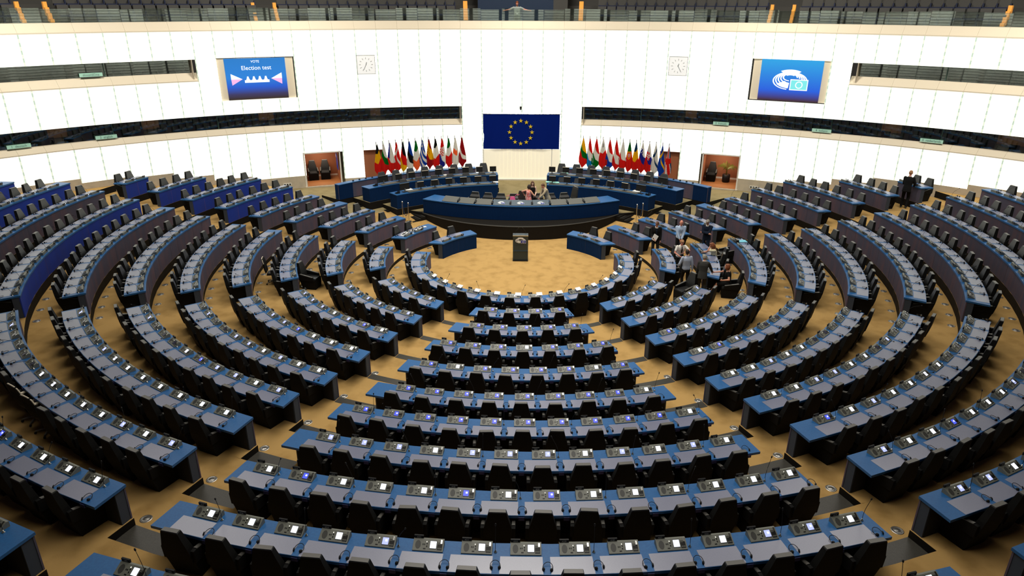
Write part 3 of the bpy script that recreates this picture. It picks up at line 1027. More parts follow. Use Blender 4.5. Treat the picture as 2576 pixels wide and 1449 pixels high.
t, d = wall_screen(-26.53, 1.93, 7.20, 1.045, 1.52, 1.04, SCL, 'wall video screen showing the words Election test on blue')
me = text_mesh('VOTE', .17, SCRW); me.transform(Matrix.Rotation(PI / 2, 4, 'X')); put('lettering', me, d, (0.0, -.03, .87))
me = text_mesh('Election test', .30, SCRW); me.transform(Matrix.Rotation(PI / 2, 4, 'X')); put('lettering', me, d, (0.03, -.03, .55))
SCPINK = emat('screen_pink', (1.0, .5, .85), 1.0)
for s in (-1, 1):
    b = MB(); flatpoly(b, [(s * 1.28, .28), (s * .72, .0), (s * 1.28, .0)][::s], -.026, SCRW); flatpoly(b, [(s * 1.28, .0), (s * .72, .0), (s * 1.26, -.30)][::s], -.026, SCPINK)
    b.build('arrow_symbol', d)
b = MB(); b.box((0, -.028, -.12), (1.24, .006, .13), SCRW)
for x in (-.45, -.15, .15, .45):
    flatpoly(b, [(x - .10, -.06), (x + .10, -.06), (x + .06, .03), (x + .035, .13), (x - .035, .13), (x - .06, .03)], -.027, SCRW)
b.build('voters_symbol', d)


def ell_ring(mb, cx, cz, rx0, rz0, rx1, rz1, a0, a1, y, m, n=26, th=.004, sh=0.0):
    """filled ring segment between two ellipses, sh slides the inner one"""
    for i in range(n):
        u, v = a0 + (a1 - a0) * i / n, a0 + (a1 - a0) * (i + 1) / n
        q = [(cx + sh + rx0 * cos(u), cz + rz0 * sin(u)), (cx + rx1 * cos(u), cz + rz1 * sin(u)), (cx + rx1 * cos(v), cz + rz1 * sin(v)), (cx + sh + rx0 * cos(v), cz + rz0 * sin(v))]
        mb.add([(x, y, z) for x, z in q] + [(x, y - th, z) for x, z in q], [[0, 3, 2, 1], [4, 5, 6, 7], [0, 1, 5, 4], [2, 3, 7, 6], [1, 2, 6, 5], [3, 0, 4, 7]], m)


def hemicycle_logo(S, y, mw, mflag, mring):
    """seating-plan emblem with a small ringed flag, S = half width"""
    b = MB()
    rad5 = [(.30, .22), (.44, .34), (.58, .46), (.72, .58), (.86, .68), (1.0, .80)]
    for i in range(5):
        r0, r1 = rad5[i], rad5[i + 1]
        f = .55
        rx1 = r1[0]; rx0 = r1[0] - (r1[0] - r0[0]) * f; rz1 = r1[1] * .66; rz0 = rz1 - (r1[1] - r0[1]) * f * .66
        sh = 0
        ell_ring(b, 0, -.0 - .05 * i, rx0, rz0, rx1, rz1, rad(70), rad(262), y, mw, 22)
        ell_ring(b, 0, -.0 - .05 * i, rx0, rz0, rx1, rz1, rad(0), rad(66), y, mw, 8)
    # solid upper and lower wedges
    ell_ring(b, 0, -.04, .32, .17, .95, .50, rad(52), rad(128), y - .002, mw, 10)
    ell_ring(b, 0, -.08, .36, .24, .93, .56, rad(215), rad(266), y - .002, mw, 8)
    v = [((x * S, yy, z * S)) for x, yy, z in b.v]; b.v = v
    g = MB(); c = (.55 * S, -.42 * S)
    flatpoly(g, [(c[0] - .52 * S, c[1] - .32 * S), (c[0] + .50 * S, c[1] - .32 * S), (c[0] + .50 * S, c[1] + .32 * S), (c[0] - .52 * S, c[1] + .32 * S)], y - .006, mw)
    flatpoly(g, [(c[0] - .47 * S, c[1] - .27 * S), (c[0] + .45 * S, c[1] - .27 * S), (c[0] + .45 * S, c[1] + .27 * S), (c[0] - .47 * S, c[1] + .27 * S)], y - .011, mflag)
    ell_ring(g, c[0], c[1], .16 * S, .16 * S, .21 * S, .21 * S, 0, 2 * PI, y - .016, mring, 24)
    return b, g


t, d = wall_screen(26.30, 1.93, 7.24, 1.045, 1.52, 1.04, SCRR, 'wall video screen showing a white ringed seating-plan emblem on blue')
CYN = emat('screen_cyan', (.22, .85, .85), 1.0)
bb, gg = hemicycle_logo(.86, -.028, SCRW, CYN, SCRW); bb.build('emblem', d, loc=(0, 0, .16)); gg.build('emblem_flag', d, loc=(0, 0, .16))

# ---- clocks
for am, side, mh in ((-16.02, 'left', 207), (15.65, 'right', 150)):
    c, rz = on_wall(am, 7.78, -.03)
    t = thing('wall_clock', f"square white wall clock with thin grey frame, {'left' if side == 'left' else 'right'} of the big flag", 'clock', c, rz, 'square wall clocks')
    CLK = mat('clock_face', (.80, .81, .80), .7, spec=.1, emit=(1, 1, .97), es=.40)
    GRY = mat('clock_grey', (.33, .33, .31), .6)
    b = MB(); b.box((0, .0, 0), (.98, .03, .98), CLK); b.build('face', t)
    b = MB()
    for x in (-.49, .49): b.box((x, -.005, 0), (.018, .04, 1.0), GRY)
    for z in (-.49, .49): b.box((0, -.005, z), (1.0, .04, .018), GRY)
    b.build('frame', t)
    for i in range(12):
        a = 2 * PI * i / 12; b = MB(); b.box((0, -.018, .33), (.022, .006, .09), GRY); o = b.build('hour_mark', t); o.rotation_euler = (0, a, 0)
    b = MB(); b.box((0, -.024, .13), (.018, .006, .34), CONSD); o = b.build('minute_hand', t); o.rotation_euler = (0, rad(mh), 0)
    b = MB(); b.box((0, -.022, .05), (.026, .006, .16), CONSD); o = b.build('hour_hand', t); o.rotation_euler = (0, rad(18), 0)

# ---- the big flag, the blind under it, the little camera above it
c, rz = on_wall(-.17, 3.96, -.09)
t = thing('wall_flag', 'large blue flag with a circle of twelve gold stars hanging on the white wall', 'flag', c, rz)
FLB = mat('flag_blue_cloth', (.002, .014, .17), .9, spec=.05)
b = MB(); nx, nz = 40, 16; o0 = 0
for j in range(nz + 1):
    for i in range(nx + 1):
        x = -2.24 + 4.48 * i / nx; z = -1.01 + 2.02 * j / nz
        y = .012 * sin(x * 5 + z) * (1 - j / nz) + .006 * sin(x * 11 - z * 3)
        b.v.append((x, y, z))
for j in range(nz):
    for i in range(nx):
        a = j * (nx + 1) + i; b.f.append([a, a + 1, a + nx + 2, a + nx + 1]); b.m.append(b.mi(FLB))
n0 = len(b.v)
b.v += [(x, y + .012, z) for x, y, z in b.v[:n0]]
for j in range(nz):
    for i in range(nx):
        a = n0 + j * (nx + 1) + i; b.f.append([a, a + nx + 1, a + nx + 2, a + 1]); b.m.append(0)
b.build('cloth', t, True)
GOLD = mat('gold_star', (.85, .60, .02), .6)
for i in range(12):
    a = 2 * PI * i / 12; b = MB()
    pts = [((.135 if j % 2 == 0 else .052) * sin(PI * j / 5), (.135 if j % 2 == 0 else .052) * cos(PI * j / 5)) for j in range(10)][::-1]
    flatpoly(b, pts, 0, GOLD, .005); b.build('star', t, loc=(.66 * sin(a) - .03, -.022, .66 * cos(a) - .02))
b = MB(); b.tube([(-2.32, .0, 1.03), (2.32, .0, 1.03)], .022, CHROME, 8); b.build('hanging_rod', t)
c, rz = on_wall(-.36, 2.0, -.02)
t = thing('roller_blind', 'cream fabric blind hanging below the blue flag', 'blind', c, rz)
b = MB(); n = 17
for i in range(n):
    x0 = -2.1 + 4.0 * i / n; x1 = -2.1 + 4.0 * (i + 1) / n - .006
    b.prism([(x0, 0, -.87), (x1, .0, -.87), (x1, .03, -.87), (x0, .03, -.87)], [(x0, 0, .95), (x1, .0, .95), (x1, .03, .95), (x0, .03, .95)], BLIND)
b.build('fabric', t)
b = MB(); b.box((-.1, -.01, -.88), (4.05, .05, .05), WHITE); b.build('bottom_bar', t)
for x in (-2.13, 1.93):
    b = MB(); b.box((x, -.02, .05), (.05, .05, 1.85), WHITE); b.build('side_guide', t)
b = MB(); arc_box(b, -4.3, 4.2, .02, .1, .6, 3.2, BLIND, 4); struct(b.build('wall_niche'))
b = MB(); arc_box(b, -5.2, 5.0, -.06, .1, .8, 1.14, WHITE, 5); struct(b.build('baseboard_back'))
c, rz = on_wall(-.25, 5.32, -.1)
t = thing('security_camera', 'small black camera on the white wall above the big flag', 'camera', c, rz)
b = MB(); b.box((0, .02, .03), (.12, .12, .12), BLACKP); b.build('body', t)
b = MB(); b.ball((0, -.03, -.06), .05, BLACKP); b.build('lens', t, True)

# ---- doorways to the lobby and brown wall openings
def opening(nm, a0, a1, zf, zt, depth, jamb, lobby=True):
    t = bpy.data.objects.new(nm, None); COL.objects.link(t); struct(t)
    b = MB(); e = .12
    arc_box(b, a0, a1, depth, depth + .08, zf - .1, zt + .1, BROWN, 3); b.build('lobby_wall', t)
    b = MB(); arc_box(b, a0 - e, a0, .02, depth, zf - .1, zt + .1, BROWN); arc_box(b, a1, a1 + e, .02, depth, zf - .1, zt + .1, BROWN); b.build('side_wall', t)
    b = MB(); arc_box(b, a0, a1, -.05, depth, zf - .12, zf, BROWNF, 3); b.build('lobby_floor', t)
    b = MB(); arc_box(b, a0, a1, .02, depth, zt, zt + .08, BROWN, 3); b.build('lobby_ceiling', t)
    if jamb:
        b = MB(); arc_box(b, a0 - .12, a0 + .01, -.06, .12, zf - .2, zt + .06, WHITE); arc_box(b, a1 - .01, a1 + .12, -.06, .12, zf - .2, zt + .06, WHITE)
        arc_box(b, a0 - .12, a1 + .12, -.06, .12, zt, zt + .06, WHITE, 3); b.build('door_frame', t)
        b = MB(); arc_box(b, a0 - .2, a1 + .2, -.14, .02, zf - .35, zf - .02, STONE, 3); b.build('threshold', t)
        b = MB(); arc_box(b, a0, a1, depth - .02, depth, zf, zf + .1, WHITE, 3); b.build('skirting', t)
    return t


for _a, _p in ((-21.2, 60), (20.8, 60)):
    _c = WP(_a, 2.98, 1.2); area('lobby_fill', _c, 1.2, _p * .55, (1.0, .85, .68))  # added fill light, brightens the lobby behind each doorway
opening('door_1', -22.95, -19.45, 1.22, 3.05, 2.3, True)
opening('door_2', 19.05, 22.60, 1.22, 3.05, 2.3, True)
opening('door_3', -17.0, -15.0, 1.22, 3.05, .14, False)
opening('door_4', 14.7, 16.65, 1.22, 3.05, .14, False)
for i, (a, rz) in enumerate(((-21.95, rad(180)), (-20.75, rad(174)))):
    make_chair(WP(a, 1.22, 1.55), -rad(a) + rz, f"dark armchair against the brown lobby wall in the left doorway, {'left' if i == 0 else 'right'} one", 'lobby armchairs')
make_chair(WP(19.8, 1.22, 1.5), rad(160), 'dark armchair beside the potted palm in the right doorway', 'lobby armchairs')
t = thing('potted_palm', 'potted palm in a black cylinder planter inside the right doorway', 'plant', WP(21.3, 1.22, 1.5), 0)
b = MB(); b.lathe([(.19, 0), (.22, .05), (.22, .45), (.20, .45), (.19, .40)], BLACKP, n=20); b.build('planter', t, True)
b = MB(); b.lathe([(.005, .42), (.195, .42), (.195, .405), (.005, .405)], SOIL, n=16); b.build('soil', t)
b = MB()
for i in range(5): b.tube([(.02 * cos(i * 1.3), .02 * sin(i * 1.3), .42), (.05 * cos(i * 1.3), .05 * sin(i * 1.3), .75)], .01, LEAF, n=5)
b.build('stem', t)
fr = MB()
for i, (az, l, droop) in enumerate(((0, .62, .9), (180, .62, .75), (80, .5, .2), (100, .55, .1), (60, .45, .3), (130, .5, .35), (-40, .5, .9), (-120, .5, .9), (30, .5, .6), (155, .5, .5))):
    a = rad(az); prev = Vector((0, 0, .72)); st = []
    for j in range(1, 9):
        u = j / 8; el = rad(75) - droop * u * 1.9
        prev = prev + Vector((cos(a) * cos(el), sin(a) * cos(el) * .5, sin(el))) * l / 8; st.append(prev)
    for j, p in enumerate(st):
        for s in (-1, 1):
            w = .11 * sin(PI * (j + 1) / 9) + .02
            tip = p + Vector((cos(a) * .08, s * w * .5, -.05 - .02 * j)) + Vector((-sin(a) * s * w, cos(a) * s * w * .4, 0))
            q = p + Vector((0, 0, .012)); e = Vector((cos(a) * .03, sin(a) * .02, 0))
            fr.add([p - e, p + e, tip, q - e, q + e, tip + Vector((0, 0, .006))], [[0, 2, 1], [3, 4, 5], [0, 1, 4, 3], [1, 2, 5, 4], [2, 0, 3, 5]], LEAF)
o = fr.build('fronds', t)
t = thing('wall_poster', 'tall blue notice on the lobby side wall of the left doorway', 'poster', WP(-19.62, 2.45, .55), 0)
b = MB(); b.box((0, 0, 0), (.03, .75, .95), LOGOB, Matrix.Rotation(rad(19.6), 3, 'Z')); b.build('sheet', t)
b = MB(); b.box((-.02, -.02, .3), (.02, .55, .22), mat('poster_light', (.35, .33, .8), .6), Matrix.Rotation(rad(19.6), 3, 'Z')); b.build('heading', t)
for a, lab in ((-24.9, 'left'), (24.35, 'right')):
    c, rz = on_wall(a, 1.42, -.045); t = thing('wall_socket', f"white plate with three dark sockets on the stone base beside the {lab} doorway", 'socket', c, rz, 'triple wall sockets')
    b = MB(); b.box((0, 0, 0), (.44, .02, .15), WHITE); b.build('plate', t)
    for x in (-.14, 0, .14): b = MB(); b.box((x, -.012, 0), (.08, .01, .08), BLACKP); b.build('outlet', t)

# ---------------------------------------------------------------- gallery above the wall
def gal():
    b = MB()
    arc_box(b, -52, 52, .5, 2.0, 9.0, 9.3, GALN, 40)
    for j, z in enumerate((9.82, 10.32, 10.82, 11.3)):
        arc_box(b, -52, 52, 1.75 + .95 * j, 2.7 + .95 * j, 9.0, z, GALS, 40)
    struct(b.build('gallery_floor'))
    b = MB(); arc_box(b, -55, 55, 5.6, 5.8, 9.0, 15.0, GALS, 40); struct(b.build('wall_gallery'))
    # dark central backdrop
    b = MB(); arc_box(b, -4.55, 4.3, 1.9, 2.3, 9.0, 13.0, GALB, 5); arc_box(b, 2.9, 4.3, 1.86, 1.9, 9.0, 13.0, GALS, 2)
    struct(b.build('wall_gallery_niche'))
    t = bpy.data.objects.new('gallery_railing', None); COL.objects.link(t)
    tag(t, 'frameless clear glass railing along the edge of the upper gallery', 'railing')
    rnd = random.Random(11)
    for i in range(len(SEAMS) - 1):
        a, c = SEAMS[i], SEAMS[i + 1]
        h = .60 + rnd.uniform(-.02, .06); tl = .02 + rnd.uniform(-.004, .028)
        b = MB(); g = .015
        lo = [WP(a + g, 10.03, .44), WP(c - g, 10.03, .44), WP(c - g, 10.03, .455), WP(a + g, 10.03, .455)]
        hi = [WP(a + g, 10.03 + h, .44 + tl), WP(c - g, 10.03 + h, .44 + tl), WP(c - g, 10.03 + h, .455 + tl), WP(a + g, 10.03 + h, .455 + tl)]
        b.prism(lo, hi, RAILG); b.build('glass_pane', t)
    AIS = (-42.73, -24.67, -5.78, 5.64, 24.36, 42.63)
    sb = MB(); sb.prism([(-.24, .02, -.42), (.24, .02, -.42), (.24, .10, -.42), (-.24, .10, -.42)], [(-.23, .10, .02), (.23, .10, .02), (.23, .16, .02), (-.23, .16, .02)], GALS)
    back = sb.mesh('backrest')
    sb = MB(); sb.box((0, -.12, -.46), (.46, .30, .09), GALN); sb.box((.27, .0, -.5), (.06, .32, .5), GALN); seat = sb.mesh('seat')
    for row in range(2):
        r = 1.95 + .95 * row; z = (10.78, 11.27)[row]; n = 0; a = -50.0
        while a < 50:
            a += 0.93
            if min(abs(a - q) for q in AIS) < 1.1 or abs(a) < 5.6: continue
            p = WP(a, z, r); pp = project(p)
            if not (-30 < pp[0] < W + 30): continue
            n += 1
            s = thing('theatre_chair', f"dark grey gallery seat, {nth(n)} from the left in the {('lower', 'upper')[row]} gallery row", 'seat', p, -rad(a), 'grey seats of the upper gallery')
            put('backrest', back, s); put('seat', seat, s)
    for i, a in enumerate(AIS):
        t = thing('gallery_steps', f"orange-lit wooden gallery steps, {nth(i + 1)} gallery aisle from the left", 'steps', WP(a, 9.3, 1.3), -rad(a), 'lit gallery aisle steps')
        for j in range(5):
            if abs(a) < 6:
                b = MB(); b.box((0, .25 * j, .35 + .24 * j), (.24, .25, .9), ORANGE); b.build('wood_side', t)
                break_ = j
            else:
                b = MB(); b.box((0, .3 * j, .25 * j + .05), (1.0, .3, .4), GALS); b.build('tread', t)
                for s in (-1, 1): b = MB(); b.box((.56 * s, .3 * j, .25 * j + .45), (.16, .3, .36), ORANGE); b.build('lit_side', t)


gal()
# rear of the hall behind the camera: silver ribbed shades, seen mirrored in the glass
rb = MB()
for i in range(44):
    a = rad(-100 + 200 * i / 43)
    for j in range(40):
        z = 8.4 + .30 * j; w = 1.22
        c = Vector((36 * sin(a), -10 - 26 * cos(a), z)); u = Vector((cos(a), sin(a), 0)); nn = Vector((-sin(a), cos(a), 0))
        p0, p1 = c - u * w, c + u * w
        pr = [(.0, .0), (.06, .02), (.088, .25), (.03, .285), (0, .29)]
        o = len(rb.v); k = rb.mi(SILVER)
        for d, h in pr:
            rb.v += [tuple(p0 + nn * d + Vector((0, 0, h))), tuple(p1 + nn * d + Vector((0, 0, h)))]
        for q in range(4):
            rb.f.append([o + 2 * q, o + 2 * q + 1, o + 2 * q + 3, o + 2 * q + 2]); rb.m.append(k)
struct(rb.build('wall_rear'))
cb = MB(); cb.sector(.05, 44, 20.4, 20.6, -PI, PI, GALS, n=48); struct(cb.build('ceiling'))

# ---------------------------------------------------------------- rostrum (stage, benches)
def arc_pts(cx, cy, r, x0, x1, n, front=True):
    return [(x0 + (x1 - x0) * i / n, cy - math.sqrt(r * r - (x0 + (x1 - x0) * i / n - cx) ** 2)) for i in range(n + 1)]


front = arc_pts(-.1, 11.6, 6.82, -5.28, 5.08, 28)
backp = [(9.7 * sin(rad(a)), 9.7 * cos(rad(a))) for a in [38 - 76 * i / 24 for i in range(25)]]
b = MB(); poly = front + backp
b.prism([(x, y, 0) for x, y in poly], [(x, y, .67) for x, y in poly], RISER)
bk_ = [(x, 16.4 - math.sqrt(10.35 ** 2 - (x + .1) ** 2)) for x in [-5.1 + 10.1 * i / 30 for i in range(31)]]
b.prism([(x, y, .66) for x, y in bk_ + backp], [(x, y, .674) for x, y in bk_ + backp], STAGE_CARPET)
b.prism([(x, y + .02, .655) for x, y in front] + [(x, y + .12, .655) for x, y in front[::-1]], [(x, y - .012, .685) for x, y in front] + [(x, y + .12, .685) for x, y in front[::-1]], PLATE)
struct(b.build('floor_stage_front'))


def up(t): return PI - t      # hall angle (from -y) of a bearing measured from +y


SB = []
for nm, r0, r1, z, a0, a1 in (('floor_stage_middle', 9.7, 11.1, .88, 7.6, 42.8), ('floor_stage_upper', 11.1, 12.6, 1.10, 7.0, 47.0), ('floor_stage_rear', 12.6, 14.2, 1.14, 6.8, 51.0)):
    b = MB()
    for s in (-1, 1):
        t0, t1 = s * up(rad(a1)), s * up(rad(a0))
        b.sector(r0, r1, 0, z, min(t0, t1), max(t0, t1), RISER, n=18, mtop=STAGE_CARPET)
    struct(b.build(nm))
b = MB(); b.sector(9.69, 13.2, 0.2, .67, up(rad(8)), 2 * PI - up(rad(8)), STAGE_CARPET, n=8, z1b=1.09); struct(b.build('floor_stage_aisle'))
b = MB()
for s in (-1, 1):
    for (r0, r1, ang, z, zl) in ((8.55, 9.70, 41.5, .67, .36), (10.35, 11.1, 45.6, .88, .52), (11.75, 12.6, 49.6, 1.10, .62)):
        n = 4
        for j in range(n):
            zz_ = zl + (z - zl) * (j + .5) / n; a1_ = ang - j * 1.7; a0_ = ang - (j + 1) * 1.7
            t0, t1 = s * up(rad(a1_)), s * up(rad(a0_))
            b.sector(r0, r1, 0, zz_, min(t0, t1), max(t0, t1), RISER, n=1, mtop=RISER)
            b.sector(r0 + .02, r1 - .02, zz_ - .01, zz_ + .006, min(t0, t1) if s < 0 else max(t0, t1) - .006, min(t0, t1) + .006 if s < 0 else max(t0, t1), PLATE, n=1)
struct(b.build('floor_stairs'))

# front bench of the rostrum
t = thing('rostrum_bench', 'long curved navy presiding bench with a row of grey sloped panels on top', 'bench', (0, 6.0, .67), 0)
inv = Matrix.Translation((0, -6.0, -.67))


def tpart(mb, nm, parent, M=inv, smooth=False, label=None):
    me = mb.mesh(nm, smooth); me.transform(M); return put(nm, me, parent, label=label)


BCX, BCY, BR = -.1, 16.4, 10.5
def bp(x, d): # point on the bench curve: x along, d metres behind the front edge
    a = math.asin((x - BCX) / BR); return (BCX + (BR - d) * sin(a), BCY - (BR - d) * cos(a))


xs = [-5.22 + 10.3 * i / 40 for i in range(41)]
b = MB(); f = [bp(x, 0) for x in xs]; k2 = [bp(x, .06) for x in xs][::-1]
b.prism([(x, y, .685) for x, y in f + k2], [(x, y, 1.40) for x, y in f + k2], NAVY); tpart(b, 'front_panel', t)
b = MB(); k2 = [bp(x, 1.05) for x in xs][::-1]; f2 = [bp(x, -.02) for x in xs]
b.prism([(x, y, 1.385) for x, y in f2 + k2], [(x, y, 1.425) for x, y in f2 + k2], TOPBLUE); tpart(b, 'desktop', t)
for e in (0, -1):
    b = MB(); p0, p1 = bp(xs[e], .03), bp(xs[e], 1.0); q = .05 if e == 0 else -.05
    b.prism([(p0[0], p0[1], .69), (p1[0], p1[1], .69), (p1[0] + q, p1[1], .69), (p0[0] + q, p0[1], .69)], [(p0[0], p0[1], 1.385), (p1[0], p1[1], 1.385), (p1[0] + q, p1[1], 1.385), (p0[0] + q, p0[1], 1.385)], SLATE); tpart(b, 'end_panel', t)
SLOPE = mat('sloped_grey_panel', (.12, .12, .105), .6)
SLOPEB = mat('sloped_slate_panel', (.085, .115, .14), .5)
for i, (x, w) in enumerate(((-3.80, .84), (-2.93, .84), (-2.02, .86), (-1.10, .84), (-.10, 1.32), (.95, .84), (1.90, .86), (2.80, .84), (3.66, .84))):
    a = math.asin((x - BCX) / BR); p = bp(x, .06)
    b = MB(); h = w / 2
    pr = [(0.0, 0), (.46, 0), (.46, .20), (.42, .20), (0.0, .03)]
    b.prism([(-h, y, z) for y, z in pr], [(h, y, z) for y, z in pr], SLOPEB if 3 <= i <= 5 else SLOPE)
    me = b.mesh('sloped_panel'); o = put('sloped_panel', me, t, inv @ Vector((p[0], p[1], 1.425)), a)
    if 3 <= i <= 5:
        e1, g1 = hemicycle_logo(.175, 0, LOGOW, LOGOB, LOGOW)
        for q, nm in ((e1, 'emblem'), (g1, 'emblem_flag')):
            oo = q.build(nm, o, loc=(0, .205, .118)); oo.rotation_euler = (-rad(90 - 22), 0, 0)
for i, x in enumerate((-3.35, -2.45, -1.56, -.62, .50, 1.43, 2.35, 3.22)):
    p = bp(x, .22); a = math.asin((x - BCX) / BR)
    b = MB(); b.box((0, 0, .07), (.10, .2, .14), BLACKP, Matrix.Rotation(.3, 3, 'X')); b.tube([(.02, .06, .1), (.02, .02, .24), (.02, -.03, .3)], .006, BLACKP, 5)
    put('speech_unit', b.mesh('speech_unit'), t, inv @ Vector((p[0], p[1], 1.425)), a)


GREYUP = mat('grey_upholstery', (.045, .048, .052), .6, spec=.5)


def swivel_chair(loc, rz, label, group, h=1.05, w=.23, up_=None):
    LEATHER = up_ or globals()['LEATHER']
    t = thing('swivel_chair', label, 'chair', loc, rz, group)
    b = MB()
    for i in range(5):
        a = 2 * PI * i / 5; b.tube([(0, 0, .08), (.28 * cos(a), .28 * sin(a), .04)], [.025, .015], CHROME, 5)
    b.tube([(0, 0, .06), (0, 0, .40)], .03, CHROME, 6); b.build('pedestal', t)
    b = MB(); b.box((0, .02, .44), (.50, .48, .09), LEATHER, taper=.94); b.build('seat', t)
    b = MB()
    rs = [(.48, w + .05, -.20), (.70, w + .04, -.25), (h - .12, w - .01, -.31), (h, w - .05, -.335)]
    for i in range(3):
        (z0, w0, y0), (z1, w1, y1) = rs[i], rs[i + 1]
        b.prism([(-w0, y0 - .08, z0), (w0, y0 - .08, z0), (w0, y0, z0), (-w0, y0, z0)], [(-w1, y1 - .08, z1), (w1, y1 - .08, z1), (w1, y1, z1), (-w1, y1, z1)], LEATHER, mtop=LEATHERLIT if i == 2 else None)
    b.build('backrest', t)
    for s in (-1, 1):
        b = MB(); b.tube([(.25 * s, -.18, .5), (.30 * s, -.16, .66), (.30 * s, .14, .66)], .02, LEATHERLIT, 5); b.build('armrest', t)
    return t


RC = 'black swivel chairs behind the presiding bench'
for i, (x, d) in enumerate(((-3.05, 1.5), (-2.2, 1.5), (-1.36, 1.5), (-.55, 1.5), (.14, 1.6), (1.05, 1.6), (1.85, 1.5), (2.72, 1.5))):
    p = bp(x, d); a = math.asin((x - BCX) / BR)
    swivel_chair((p[0], p[1], .67), a + PI + (.25 if i == 4 else 0), f"black swivel chair behind the presiding bench, {nth(i + 1)} from its left end", RC, 1.08 if i == 4 else .93)
p = bp(3.05, 1.75); swivel_chair((p[0], p[1], .67), rad(120), 'tall black swivel chair turned sideways behind the presiding bench, pale armrests', RC, 1.22)

# two curved clerks' benches each side, and the barrier that carries the flags
def side_bench(s, r, z, a0, a1, lab, depth=.72):
    t0, t1 = s * up(rad(a1)), s * up(rad(a0)); t0, t1 = min(t0, t1), max(t0, t1)
    base = P(r + .2, (t0 + t1) / 2, z); t = thing('clerk_bench', lab, 'bench', base, 0, 'curved navy benches beside the rostrum')
    M = Matrix.Translation(-base)
    b = MB(); b.sector(r + .01, r + .06, z, z + .72, t0, t1, NAVY, n=16); tpart(b, 'front_panel', t, M)
    b = MB(); b.sector(r, r + depth, z + .72, z + .755, t0, t1, TOPBLUE, n=16); tpart(b, 'desktop', t, M)
    e = (t0, t0 + .06 / r) if s > 0 else (t1 - .06 / r, t1)
    for (u0, u1) in ((t0 + .002, t0 + .06 / r), (t1 - .06 / r, t1 - .002)):
        b = MB(); b.sector(r + .06, r + depth - .03, z, z + .72, u0, u1, NAVY, n=1); tpart(b, 'end_panel', t, M)
    b = MB(); pa = 4.5
    ta, tb = s * up(rad(a1 - pa)), s * up(rad(a0 + .6)); b.sector(r + .04, r + depth - .22, z + .755, z + .80, min(ta, tb), max(ta, tb), SLOPE, n=14, z1b=z + .77); tpart(b, 'equipment_ledge', t, M)


for s, nm in ((-1, 'left'), (1, 'right')):
    side_bench(s, 9.7, .88, 8.0, 42.6, f"lower curved navy bench {nm} of the rostrum carrying monitors")
    side_bench(s, 11.1, 1.10, 7.2, 46.8, f"upper curved navy bench {nm} of the rostrum carrying monitors")
    t0, t1 = s * up(rad(51)), s * up(rad(12.6 if s < 0 else 11)); t0, t1 = min(t0, t1), max(t0, t1)
    base = P(12.8, (t0 + t1) / 2, 1.10); t = thing('flag_barrier', f"curved slate barrier holding the {nm} row of national flags", 'barrier', base, 0, 'flag barriers'); M = Matrix.Translation(-base)
    b = MB(); b.sector(12.6, 12.66, 1.14, 1.93, t0, t1, MAUVE, n=18); tpart(b, 'front_panel', t, M)
    b = MB(); b.sector(12.58, 12.95, 1.93, 1.965, t0, t1, TOPBLUE, n=18); tpart(b, 'top_board', t, M)
    u = (t0, t0 + .9 / 12.6) if s > 0 else (t1 - .9 / 12.6, t1)
    ue = (t1 - .9 / 12.6, t1 - .001) if s < 0 else (t0 + .001, t0 + .9 / 12.6)
    out_end = (t0, t0 + .9 / 12.6) if abs(t0) < abs(t1) else (t1 - .9 / 12.6, t1)
    b = MB(); b.sector(12.594, 12.62, 1.14, 1.93, out_end[0], out_end[1], NAVY, n=2); tpart(b, 'end_facing', t, M)
    for q in (t0, t1): b = MB(); b.sector(12.66, 12.93, 1.14, 1.93, q - .03 / 12.6 if q == t1 else q, q if q == t1 else q + .03 / 12.6, NAVY, n=1); tpart(b, 'end_panel', t, M)
    for j, a in enumerate((40.8, 42.6, 44.4, 46.2)):
        b = MB(); b.lathe([(.055, 0), (.055, .02), (.04, .05), (.02, .07)], BLACKP, n=10); put('flag_socket', b.mesh('flag_socket'), t, P(12.76, s * up(rad(a)), 1.965) - base)


def monitor(loc, rz, label, w=.37, h=.30, big=False):
    t = thing('monitor', label, 'monitor', loc, rz, 'computer monitors on the clerks benches')
    b = MB(); b.box((0, 0, .01), (.24, .18, .02), BLACKP); b.tube([(0, .02, .02), (0, .03, .2)], .022 if not big else .035, BLACKP if not big else GREYM, 6); b.build('stand', t)
    b = MB(); R_ = Matrix.Rotation(rad(8), 3, 'X')
    b.box((0, 0, .13 + h / 2), (w, .05, h), BLACKP, R_); b.box((0, .0, .13 + h), (w, .07, .018), CREAM if not big else GREYM, R_)
    b.build('housing', t)
    b = MB(); b.box((0, -.027, .13 + h / 2), (w - .05, .006, h - .05), SCRD, R_); b.build('screen', t)


